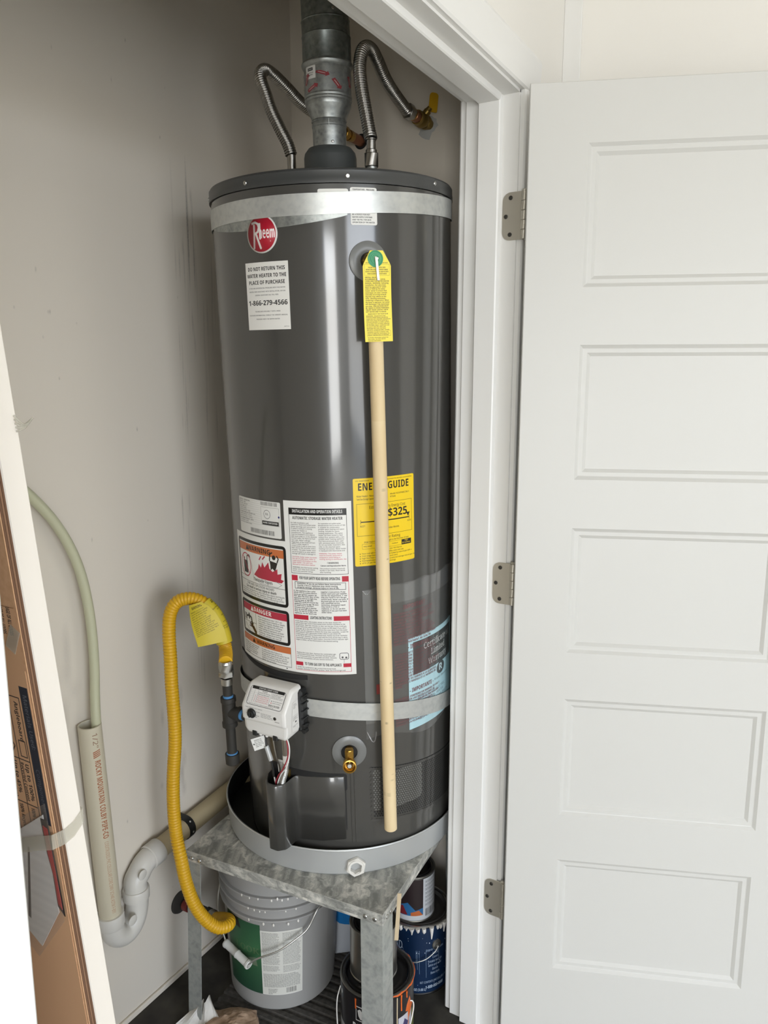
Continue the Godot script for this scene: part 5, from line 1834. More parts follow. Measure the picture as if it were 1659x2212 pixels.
	ribbed(s, [n0 + up * 0.088, Vector3(1.3942, 2.0052, -1.0539), Vector3(1.3863, 2.0369, -1.0681), Vector3(1.3783, 2.0742, -1.0844), Vector3(1.3748, 2.1100, -1.0968), Vector3(1.3764, 2.1384, -1.1097), Vector3(1.3869, 2.1560, -1.1178), Vector3(1.4058, 2.1690, -1.1201), Vector3(1.4302, 2.1671, -1.1179), Vector3(1.4760, 2.1535, -1.1153), Vector3(1.5262, 2.1371, -1.1142), Vector3(1.5829, 2.1211, -1.1023), end2 + Vector3(-0.085, 0, 0)], 0.0104, 0.0134, 0.0049, 20)
	part(s, "ribbed_hose", "steel", t)
	s = start()
	ax = along(end2 + Vector3(-0.085, 0, 0), Vector3(1, 0, 0))
	hexagon(s, ax, 0.0165, 0.016)
	lathe(s, [Vector2(0.012, 0.016), Vector2(0.012, 0.022)], 20, ax)
	part(s, "nut", "brass", t)
	v = thing("pipe_stub", "short copper water stub coming out of the closet wall behind the flue", "pipe")
	s = start()
	lathe(s, [Vector2(0, 0.022), Vector2(0.0135, 0.023), Vector2(0.0135, 0.04), Vector2(0.0125, 0.042)], 24, ax)
	part(s, "brass_adapter", "brass", v)
	s = start()
	lathe(s, [Vector2(0.0112, 0.04), Vector2(0.0128, 0.041), Vector2(0.0128, 0.0848)], 24, ax)
	part(s, "copper_pipe", "copper", v)
	s = start()
	lathe(s, [Vector2(0.019, -0.0004), Vector2(0, -0.0004)], 24, along(end2, Vector3(-1, 0, 0)).translated_local(Vector3(0, 0.0012, 0)))
	part(s, "wall_hole", "dark", v)


# ---------------------------------------------------------------- gas line
func gas_line():
	# black iron tee and drip leg left of the gas valve
	var c := heater_frame * (pol(-88.0, 0.373, 0.297) + Vector3(-0.0349, 0, -0.9994) * 0.121)
	var up := Vector3(-0.0594, 0.9982, 0.0084)
	var t := thing("gas_drip_leg", "black iron tee with a capped drip leg below it, joined to the gas valve", "pipe", along(c, up))
	var side: Vector3 = t.transform.basis.inverse() * (heater_frame.basis * Vector3(0.0349, 0, 0.9994))
	var s := start()
	lathe(s, [Vector2(0.0118, -0.034), Vector2(0.0162, -0.034), Vector2(0.0165, -0.033), Vector2(0.0165, -0.024), Vector2(0.0148, -0.022), Vector2(0.0148, 0.022), Vector2(0.0165, 0.024), Vector2(0.0165, 0.033), Vector2(0.0162, 0.034), Vector2(0.0118, 0.034)], 28)
	lathe(s, [Vector2(0.0135, 0.0), Vector2(0.0135, 0.024), Vector2(0.0162, 0.026), Vector2(0.0162, 0.034), Vector2(0.011, 0.034)], 24, along(Vector3.ZERO, side))
	part(s, "tee", "black_iron", t)
	s = start()
	lathe(s, [Vector2(0.0112, 0.03), Vector2(0.0112, 0.041), Vector2(0.0095, 0.0415)], 20, along(Vector3.ZERO, side))
	part(s, "thread_tape", "thread_tape", t)
	s = start()
	lathe(s, [Vector2(0.0112, 0.03), Vector2(0.0112, 0.0385), Vector2(0.0095, 0.039)], 20)
	part(s, "thread_tape", "thread_tape", t)
	s = start()
	lathe(s, [Vector2(0.0122, -0.1005), Vector2(0.0122, -0.0985), Vector2(0.0105, -0.097)], 20)
	part(s, "thread_tape", "thread_tape", t, "blue thread sealing tape")
	s = start()
	lathe(s, [Vector2(0.0106, 0.039), Vector2(0.0106, 0.07), Vector2(0.009, 0.071)], 24)
	part(s, "pipe_nipple", "black_iron", t)
	s = start()
	lathe(s, [Vector2(0.0106, 0.03), Vector2(0.0106, 0.062)], 20, along(Vector3.ZERO, side))
	part(s, "pipe_nipple", "black_iron", t)
	s = start()
	lathe(s, [Vector2(0.0106, -0.1), Vector2(0.0106, -0.033)], 24)
	part(s, "pipe_nipple", "black_iron", t)
	s = start()
	lathe(s, [Vector2(0, -0.124), Vector2(0.0135, -0.124), Vector2(0.0152, -0.1225), Vector2(0.0156, -0.103), Vector2(0.0152, -0.1), Vector2(0.0105, -0.0995)], 28)
	part(s, "cap", "black_iron", t)
	s = start()
	lathe(s, [Vector2(0.0108, 0.063), Vector2(0.0125, 0.064), Vector2(0.0125, 0.078), Vector2(0.0138, 0.08)], 24)
	hexagon(s, Transform3D(Basis(), Vector3(0, 0.082, 0)), 0.0168, 0.012)
	hexagon(s, Transform3D(Basis(Vector3.UP, 0.3), Vector3(0, 0.096, 0)), 0.0172, 0.016)
	lathe(s, [Vector2(0.014, 0.094), Vector2(0.0145, 0.112), Vector2(0.0118, 0.117)], 24)
	part(s, "union_nut", "chrome", t)
	# the yellow hose
	var a := c + up * 0.114
	var wall := Vector3(1.2310, 0.1996, -1.3180)
	var b := wall + Vector3(0, 0, 0.118)
	s = start()
	ribbed(s, [a, Vector3(1.1970, 0.9255, -1.1016), Vector3(1.1952, 0.9689, -1.1114), Vector3(1.1883, 1.0034, -1.1250), Vector3(1.1787, 1.0262, -1.1432), Vector3(1.1650, 1.0367, -1.1662), Vector3(1.1498, 1.0307, -1.1901), Vector3(1.1397, 1.0072, -1.2035), Vector3(1.1341, 0.9683, -1.2058), Vector3(1.1302, 0.9067, -1.2015), Vector3(1.1273, 0.8418, -1.1985), Vector3(1.1275, 0.7577, -1.1955), Vector3(1.1272, 0.7023, -1.1972), Vector3(1.1247, 0.6463, -1.2025), Vector3(1.1232, 0.5897, -1.2059), Vector3(1.1233, 0.5336, -1.2067), Vector3(1.1254, 0.4799, -1.2049), Vector3(1.1181, 0.4380, -1.1870), Vector3(1.1199, 0.3770, -1.1752), Vector3(1.1273, 0.3216, -1.1597), Vector3(1.1416, 0.2800, -1.1411), Vector3(1.1602, 0.2544, -1.1226), Vector3(1.1789, 0.2473, -1.1143), Vector3(1.1951, 0.2435, -1.1174), Vector3(1.2089, 0.2367, -1.1358), b], 0.0124, 0.0147, 0.0070, 22)
	var h := thing("gas_hose", "long yellow ribbed gas hose looping from the tee down to the wall", "hose")
	part(s, "ribbed_hose", "yellow_hose", h)
	s = start()
	lathe(s, [Vector2(0.0178, 0.0), Vector2(0.0178, 0.016), Vector2(0.0155, 0.017)], 24, along(b + Vector3(0, 0, -0.014), Vector3(0, 0, 1)))
	part(s, "end_ring", "chrome", h)
	# hose tag
	var im := sheet(256, 384, "c9b52c")
	var k := Color("3c360d")
	para(im, "WARNING: Gas connectors must be installed by a qualified person. Do not bend, kink or twist. Use only once. This connector must not be concealed in or run through any wall, floor or partition. Check for leaks with soap solution. Do not use with any other appliance. Replace if damaged. Read all instructions before use and keep this tag in place for the next owner.", 20, 60, 220, 15, 17, 18, k)
	put(im, "WARNING", 128, 14, 34, k, "sansbold", 0.5)
	print_mat("hose_tag_print", im, 0.5)
	var tg := thing("hose_tag", "creased yellow warning tag folded over the top bend of the yellow gas hose", "tag")
	s = start()
	s.set_smooth_group(1)
	# flap: hangs in front of the bend; sleeve: follows the hose
	var edge := [Vector3(1.1611, 1.0352, -1.1341), Vector3(1.1687, 1.0271, -1.1203), Vector3(1.1755, 1.0117, -1.1074), Vector3(1.1807, 0.9941, -1.0984), Vector3(1.1845, 0.9734, -1.0909), Vector3(1.1862, 0.9486, -1.0856)]
	var low := [Vector3(1.1476, 1.0270, -1.1565), Vector3(1.1440, 1.0060, -1.1514), Vector3(1.1414, 0.9850, -1.1447), Vector3(1.1406, 0.9677, -1.1381), Vector3(1.1409, 0.9530, -1.1325), Vector3(1.1410, 0.9402, -1.1280)]
	for i in 5:
		for j in 6:
			var p := []
			var uv := []
			for q in [[i, j], [i + 1, j], [i + 1, j + 1], [i, j + 1]]:
				var w: float = q[1] / 6.0
				var e: Vector3 = edge[q[0]].lerp(low[q[0]], w)
				p.append(e + Vector3(-0.851, 0.17, 0.497) * 0.004 * sin(w * PI))
				uv.append(Vector2(1.0 - w, q[0] / 5.0))
			quad(s, p[0], p[1], p[2], p[3], Vector3(-0.85, 0.17, 0.5), uv[0], uv[1], uv[2], uv[3])
			quad(s, p[0] + Vector3(0.0004, 0, -0.0003), p[1] + Vector3(0.0004, 0, -0.0003), p[2] + Vector3(0.0004, 0, -0.0003), p[3] + Vector3(0.0004, 0, -0.0003), Vector3(0.85, -0.17, -0.5), uv[0], uv[1], uv[2], uv[3])
	part(s, "flap", "hose_tag_print", tg)
	s = start()
	tube(s, curve([Vector3(1.1787, 1.0262, -1.1432), Vector3(1.1883, 1.0034, -1.1250), Vector3(1.1952, 0.9689, -1.1114), Vector3(1.1970, 0.9379, -1.1037)], 0.004), 0.0178, 24, false)
	part(s, "sleeve", "hose_tag_print", tg)
	# stub and coupling at the wall
	t = thing("gas_stub", "dark iron gas stub and coupling coming out of the back wall behind the stand", "pipe")
	s = start()
	lathe(s, [Vector2(0.0107, 0.001), Vector2(0.0107, 0.07)], 20, along(wall, Vector3(0, 0, 1)))
	part(s, "nipple", "black_iron", t)
	s = start()
	lathe(s, [Vector2(0.0107, 0.062), Vector2(0.0155, 0.063), Vector2(0.0155, 0.094), Vector2(0.013, 0.096)], 24, along(wall, Vector3(0, 0, 1)))
	hexagon(s, along(wall + Vector3(0, 0, 0.09), Vector3(0, 0, 1)), 0.0185, 0.016)
	part(s, "coupling", "black_iron", t)
	s = start()
	lathe(s, [Vector2(0.029, 0.0), Vector2(0.027, 0.005), Vector2(0.012, 0.012), Vector2(0.0107, 0.012)], 28, along(wall, Vector3(0, 0, 1)))
	part(s, "wall_plate", "dust_grey", t)
	s = start()
	lathe(s, [Vector2(0.0108, 0.018), Vector2(0.0145, 0.019), Vector2(0.0145, 0.034), Vector2(0.0108, 0.035)], 20, along(wall, Vector3(0, 0, 1)))
	part(s, "red_ring", "valve_red", t)


# ---------------------------------------------------------------- condensate drain
func condensate():
	var z := -1.2905
	var t := thing("drain_trap", "cream plastic standpipe and white trap joined to the pipe along the back wall", "pipe")
	var top := Vector3(0.9799, 0.7899, -1.2905)
	var foot := Vector3(1.0010, 0.3251, -1.2905)
	var dir: Vector3 = (top - foot).normalized()
	var len := foot.distance_to(top)
	var im := sheet(1400, 256, "cbc3ac")
	var r := Color("a0603f")
	put(im, "1/2\"", 30, 96, 58, Color("8a6a52"), "sans")
	for k in 4:
		shape(im, [Vector2(150 + k * 12, 98), Vector2(156 + k * 12, 98), Vector2(168 + k * 12, 158), Vector2(160 + k * 12, 158)], r)
	put(im, "ROCKY MOUNTAIN COLBY PIPE-CO", 220, 90, 64, r, "sansbold", 0.0, 560)
	put(im, "COEXTRUDED PVC CELLULAR CORE DWV SCH40 ASTM F-891", 800, 104, 44, Color("b08565"), "sans", 0.0, 540)
	var m := print_mat("pipe_print", im, 0.35)
	m.texture_repeat = true
	var s := start()
	# the printed tube: u runs round, v along; the picture is laid along the pipe
	var ax := along(foot, dir)
	s.set_smooth_group(1)
	var n := 40
	var turn := 0.0
	for k in n:
		var p := []
		var uv := []
		var out := Vector3.ZERO
		for q in [[k, 0.0], [k + 1, 0.0], [k + 1, 1.0], [k, 1.0]]:
			var g: float = TAU * q[0] / n
			var d: Vector3 = Vector3(sin(g), 0, cos(g))
			out += d
			p.append(foot + (d - dir * d.dot(dir)).normalized() * 0.0242 + dir * len * q[1])
			# lettering faces phi = -22 degrees
			uv.append(Vector2(1.0 - q[1], 0.5 + (wrapf(g - deg_to_rad(-16.0) - 0.0001, -PI, PI) if q[0] == k else wrapf(TAU * k / n - deg_to_rad(-16.0) - 0.0001, -PI, PI) + TAU / n) * -0.0242 / 0.066))
		quad(s, p[0], p[1], p[2], p[3], out, uv[0], uv[1], uv[2], uv[3])
	part(s, "standpipe", m, t, "cream pipe with brown lettering")
	s = start()
	lathe(s, [Vector2(0.0242, len - 0.0005), Vector2(0.0236, len), Vector2(0.0206, len), Vector2(0.0202, len - 0.001), Vector2(0.0202, len - 0.25)], 40, ax)
	part(s, "pipe_rim", "pvc", t)
	s = start()
	lathe(s, [Vector2(0.0242, 0.008), Vector2(0.029, 0.008), Vector2(0.0295, 0.0065), Vector2(0.0295, -0.02), Vector2(0.028, -0.024), Vector2(0.0242, -0.026)].map(func(v): return v) , 36, ax)
	part(s, "hub", "pvc_white", t)
	var l := foot - dir * 0.014
	var rx := Vector3(1.0745, 0.3358, -1.2905)
	s = start()
	tube(s, curve([l, l + Vector3(0.002, -0.022, 0), l + Vector3(0.014, -0.044, 0), Vector3((l.x + rx.x) * 0.5 + 0.002, l.y - 0.054, z), Vector3(rx.x - 0.012, l.y - 0.04, z), Vector3(rx.x, l.y - 0.012, z), Vector3(rx.x + 0.001, rx.y - 0.004, z)], 0.004), 0.0255, 28)
	part(s, "trap_bend", "pvc_white", t)
	s = start()
	lathe(s, [Vector2(0.026, -0.012), Vector2(0.03, -0.011), Vector2(0.0305, 0.01), Vector2(0.029, 0.013), Vector2(0.026, 0.0135)], 36, Transform3D(Basis(), rx))
	part(s, "hub", "pvc_white", t)
	var e := Vector3(1.1351, 0.4020, -1.2905)
	s = start()
	tube(s, curve([rx + Vector3(0, 0.004, 0), rx + Vector3(0.0, 0.03, 0), Vector3(rx.x + 0.008, e.y - 0.026, z), Vector3(rx.x + 0.028, e.y - 0.008, z), Vector3(rx.x + 0.05, e.y - 0.001, z), e + Vector3(0.004, 0.001, 0)], 0.004), 0.0262, 28)
	part(s, "elbow", "pvc_white", t)
	s = start()
	lathe(s, [Vector2(0.0262, -0.02), Vector2(0.0288, -0.018), Vector2(0.029, 0.012), Vector2(0.028, 0.014), Vector2(0.0245, 0.0145)], 36, along(e, Vector3(1, 0.09, 0)))
	part(s, "hub", "pvc_white", t)
	s = start()
	for q in [Vector3(1.0739, 0.3906, -1.2645), Vector3(1.0392, 0.2980, -1.2645)]:
		lathe(s, [Vector2(0.0115, 0), Vector2(0.0115, 0.0012), Vector2(0.0095, 0.0022), Vector2(0, 0.0022)], 24, along(q, Vector3(0, 0, 1)))
	part(s, "mould_boss", "pvc_white", t)
	var wp := thing("drain_pipe", "stained cream drain pipe running along the back wall behind the stand", "pipe")
	var far := e + Vector3(0.36, 0.036, 0)
	s = start()
	tube(s, [e, e.lerp(far, 0.5), far], 0.0242, 32)
	part(s, "pipe", "pvc_old", wp)
	var st := Vector3(1.2366, 0.4087, -1.2905)
	st.y = e.y + (st.x - e.x) * 0.1
	s = start()
	var loop := []
	for k in 15:
		var g := PI * (0.5 - k / 14.0 * 1.5)
		loop.append(Vector3(0, sin(g) * 0.0253, cos(g) * 0.0253))
	loop.push_front(Vector3(0, 0.0253, -0.024))
	loop.push_back(Vector3(0, -0.0253, -0.026))
	s.set_smooth_group(1)
	for k in loop.size() - 1:
		var p: Vector3 = loop[k]
		var q: Vector3 = loop[k + 1]
		var w := Vector3(0.0095, 0.001, 0)
		var d := 1.05
		quad(s, st + p - w, st + p + w, st + q + w, st + q - w, p + q)
		quad(s, st + p * d - w, st + p * d + w, st + q * d + w, st + q * d - w, p + q)
		s.set_smooth_group(-1)
		quad(s, st + p + w, st + q + w, st + q * d + w, st + p * d + w, Vector3.RIGHT)
		quad(s, st + p - w, st + q - w, st + q * d - w, st + p * d - w, Vector3.LEFT)
		s.set_smooth_group(1)
	var ps := done(s, "pipe_strap", "black_plastic")
	tag(ps, "dark perforated plastic strap holding the drain pipe to the back wall", "strap")
	for k in [3, 6, 9, 12]:
		s = start()
		lathe(s, [Vector2(0.0024, 0), Vector2(0.0024, 0.0004), Vector2(0, 0.0004)], 10, along(st + (loop[k] as Vector3) * 1.052, loop[k]))
		part(s, "strap_hole", "caulk", ps)
	# clear hose into the standpipe
	s = start()
	tube(s, curve([foot.lerp(top, 0.55) + Vector3(0.008, 0, 0.006), top + Vector3(0.011, 0.0, 0.008), Vector3(0.9951, 0.8524, -1.2860), Vector3(0.9985, 0.9128, -1.2860), Vector3(0.9981, 0.9840, -1.2860), Vector3(0.9922, 1.0554, -1.2860), Vector3(0.9794, 1.1220, -1.2860), Vector3(0.9587, 1.1788, -1.2860), Vector3(0.9309, 1.2302, -1.2870), Vector3(0.9004, 1.2709, -1.2890), Vector3(0.8715, 1.3028, -1.2910), Vector3(0.8382, 1.3324, -1.2930), Vector3(0.7820, 1.3735, -1.2950)], 0.01), 0.0102, 20)
	var hose := done(s, "clear_hose", "vinyl")
	tag(hose, "translucent greenish drain hose curving down the wall into the cream standpipe", "hose")


# ---------------------------------------------------------------- boards leaning at the left
func leaning_boards():
	var f := Transform3D(Basis(Vector3(0.99577, 0.0919, 0), Vector3(-0.0919, 0.99577, 0), Vector3(0, 0, 1)), Vector3(0.607, 0.0025, -0.70))
	var s := start()
	box(s, f * Vector3(-0.013, 0.92, -0.27), Vector3(0.026, 1.84, 0.54), 0.0015, f.basis)
	var b := done(s, "foam_board", "foam_white")
	tag(b, "tall white foam board standing on edge, leaning behind the flattened cardboard", "board")
	var t := thing("cardboard_sheets", "flattened brown cardboard carton standing on edge left of the white board", "cardboard", f)
	for k in 3:
		s = start()
		box(s, Vector3(-0.0274 - 0.0027 * k, 0.86 - k * 0.01, -0.26), Vector3(0.0023, 1.72 - k * 0.02, 0.52), 0.0003)
		part(s, "sheet", ["cardboard_edge", "cardboard_core", "cardboard_edge"][k], t)
	s = start()
	box(s, Vector3(-0.0347, 0.86, -0.26), Vector3(0.0012, 1.72, 0.52), 0.0003)
	part(s, "sheet", "cardboard", t)
	s = start()
	box(s, Vector3(-0.0356, 0.6, -0.262), Vector3(0.0008, 1.22, 0.518), 0.0002)
	part(s, "flap", "cardboard", t)
	# printed face: u runs down the sheet, v goes deeper
	var im := sheet(1700, 500, "d3a881")
	var k := Color("352d29")
	rect(im, 225, 4, 420, 36, Color("2b2e38"))
	put(im, "Materials Used:", 246, 8, 22, Color("6f7379"), "sans", 0.0, 170)
	put(im, "Components", 470, 8, 22, Color("5c6067"), "sans", 0.0, 140)
	for x in [262, 456, 600, 760]:
		rect(im, x, 48, 3, 400, k)
	for y in [48, 96, 150, 204]:
		rect(im, 262, y, 500, 3, k)
	for r in 4:
		put(im, ["Angleboard", "Cardboard/", "Film", "Foam"][r], 276, 54 + r * 52, 22, k, "sansbold")
		put(im, ["", "Corrugated board", "", ""][r], 276, 76 + r * 52, 20, k, "sansbold")
		put(im, ["Up to 100%", "Up to 45%", "Up to 30%", "None"][r], 466, 54 + r * 52, 22, k, "sansbold")
		put(im, "Recycled Content", 466, 76 + r * 52, 20, k, "sansbold", 0.0, 128)
		put(im, ["100% Recyclable. Put in", "100% Recyclable. Put in", "100% Recyclable. Store or", "Reusable"][r], 608, 62 + r * 52, 22, k, "sansbold", 0.0, 146)
	frame(im, 396, 56, 52, 30, 3, k)
	stroke(im, [Vector2(400, 120), Vector2(420, 106), Vector2(440, 120)], 4, k)
	for j in 5:
		put(im, "NOT RESPONSIBLE FOR DAMAGE CAUSED BY IMPROPER HANDLING OR STORAGE OF ALL GOODS", -300, 14 + j * 30, 22, k, "sansbold", 0.0, 380)
	shape(im, [Vector2(20, 90), Vector2(90, 70), Vector2(140, 96), Vector2(210, 110), Vector2(210, 260), Vector2(20, 260)], Color("2d2f37"))
	for j in 3:
		stroke(im, [Vector2(1580 + j * 20, 60 + j * 34), Vector2(1610 + j * 20, 70 + j * 34)], 6, k)
	print_mat("carton_print", im, 0.85)
	s = start()
	s.set_smooth_group(-1)
	quad(s, Vector3(-0.0362, 0.60, -0.003), Vector3(-0.0362, 0.60, -0.203), Vector3(-0.0362, 1.28, -0.203), Vector3(-0.0362, 1.28, -0.003), Vector3(-1, 0, 0), Vector2(1, 0), Vector2(1, 1), Vector2(0, 1), Vector2(0, 0))
	part(s, "printed_panel", "carton_print", t, "brown panel printed with a dark recycling table")
	# plastic packet with papers taped on
	var pk := thing("paper_packet", "clear plastic packet of white papers with a red and black strip, taped to the cardboard", "packet", f)
	im = sheet(300, 420, "efeeea")
	for y in 420:
		var c := Color("efeeea").darkened(0.05 * (0.5 + 0.5 * sin(y * 0.21) * sin(y * 0.057)))
		rect(im, 0, y, 300, 1, c)
	shape(im, [Vector2(150, 120), Vector2(160, 118), Vector2(236, 330), Vector2(222, 334)], Color("56524f"))
	print_mat("packet_print", im, 0.6)
	s = start()
	prism(s, [Vector2(0.014, 1.035), Vector2(0.085, 0.985), Vector2(0.095, 0.86), Vector2(0.062, 0.838), Vector2(0.016, 0.905)].map(func(v): return Vector2(v.x, v.y)), 0.0, 0.0012, Transform3D(Basis(Vector3(0, 0, -1), Vector3(0, 1, 0), Vector3(1, 0, 0)), Vector3(-0.0385, 0, 0)), Rect2(0.0, 0.83, 0.1, 0.21))
	part(s, "papers", "packet_print", pk)
	s = start()
	prism(s, [Vector2(0.006, 1.03), Vector2(0.018, 1.03), Vector2(0.017, 0.985), Vector2(0.013, 0.96), Vector2(0.014, 0.915), Vector2(0.004, 0.905)], 0.0, 0.0008, Transform3D(Basis(Vector3(0, 0, -1), Vector3(0, 1, 0), Vector3(1, 0, 0)), Vector3(-0.0392, 0, 0)))
	part(s, "dark_strip", "can_black", pk)
	s = start()
	prism(s, [Vector2(0.008, 1.02), Vector2(0.015, 1.022), Vector2(0.0145, 0.985), Vector2(0.0105, 0.955), Vector2(0.012, 0.92), Vector2(0.006, 0.914)], 0.0, 0.0006, Transform3D(Basis(Vector3(0, 0, -1), Vector3(0, 1, 0), Vector3(1, 0, 0)), Vector3(-0.0398, 0, 0)))
	mat("red_card", "c02c30", 0.5)
	part(s, "red_strip", "red_card", pk)
	s = start()
	prism(s, [Vector2(0.002, 1.055), Vector2(0.1, 0.99), Vector2(0.105, 0.85), Vector2(0.068, 0.822), Vector2(0.004, 0.9)], 0.0, 0.0004, Transform3D(Basis(Vector3(0, 0, -1), Vector3(0, 1, 0), Vector3(1, 0, 0)), Vector3(-0.0408, 0, 0)))
	part(s, "plastic_sleeve", "film", pk)
	# two bands of clear tape
	s = start()
	s.set_smooth_group(-1)
	var strip := func(pts: Array, w: float):
		for i in pts.size() - 1:
			var u := Vector3(0, w, 0)
			var d: Vector3 = pts[i + 1] - pts[i]
			var n := Vector3(-absf(d.z), 0, absf(d.x)).normalized()
			quad(s, pts[i] - u, pts[i + 1] - u, pts[i + 1] + u, pts[i] + u, n)
			quad(s, pts[i] - u - n * 0.0004, pts[i + 1] - u - n * 0.0004, pts[i + 1] + u - n * 0.0004, pts[i] + u - n * 0.0004, -n)
			quad(s, pts[i] + u, pts[i + 1] + u, pts[i + 1] + u - n * 0.0004, pts[i] + u - n * 0.0004, Vector3.UP)
	strip.call([f * Vector3(-0.0418, 0.955, -0.15), f * Vector3(-0.0418, 0.968, -0.09), f * Vector3(-0.0418, 0.995, -0.03), f * Vector3(-0.0418, 1.007, 0.0008), f * Vector3(-0.026, 1.004, 0.0012), f * Vector3(-0.014, 1.006, 0.0018), f * Vector3(-0.002, 1.013, 0.0012), f * Vector3(0.0008, 1.0145, 0.0005), f * Vector3(0.0008, 1.016, -0.05)], 0.009)
	var tp := done(s, "clear_tape", "tape_clear")
	tag(tp, "lower band of crumpled clear tape round the cardboard and the white board", "tape", "tape bands on the boards")
	s = start()
	s.set_smooth_group(-1)
	strip.call([f * Vector3(-0.0372, 1.470, -0.15), f * Vector3(-0.0372, 1.470, 0.0008), f * Vector3(-0.02, 1.470, 0.0014), f * Vector3(0.0008, 1.467, 0.0008), f * Vector3(0.006, 1.466, 0.003), f * Vector3(0.012, 1.469, 0.001)], 0.0085)
	for j in 5:
		tube(s, curve([f * Vector3(-0.004, 1.474 - 0.004 * j, 0.0015), f * Vector3(0.004, 1.464 - 0.001 * j, 0.003), f * Vector3(0.011 + 0.0015 * j, 1.465 + 0.001 * j, 0.001)], 0.002), 0.0011, 5)
	tp = done(s, "clear_tape_001", "tape_clear")
	tag(tp, "upper band of clear tape on the white board, its frayed end sticking out", "tape", "tape bands on the boards")
	s = start()
	box(s, Vector3(-0.0374, 1.245, -0.012), Vector3(0.0006, 0.03, 0.016), 0.0001, Basis(Vector3(1, 0, 0), 0.5))
	tp = done(s, "clear_tape_002", "tape_clear")
	tp.transform = f
	tag(tp, "short torn piece of tape on the brown cardboard edge", "tape")


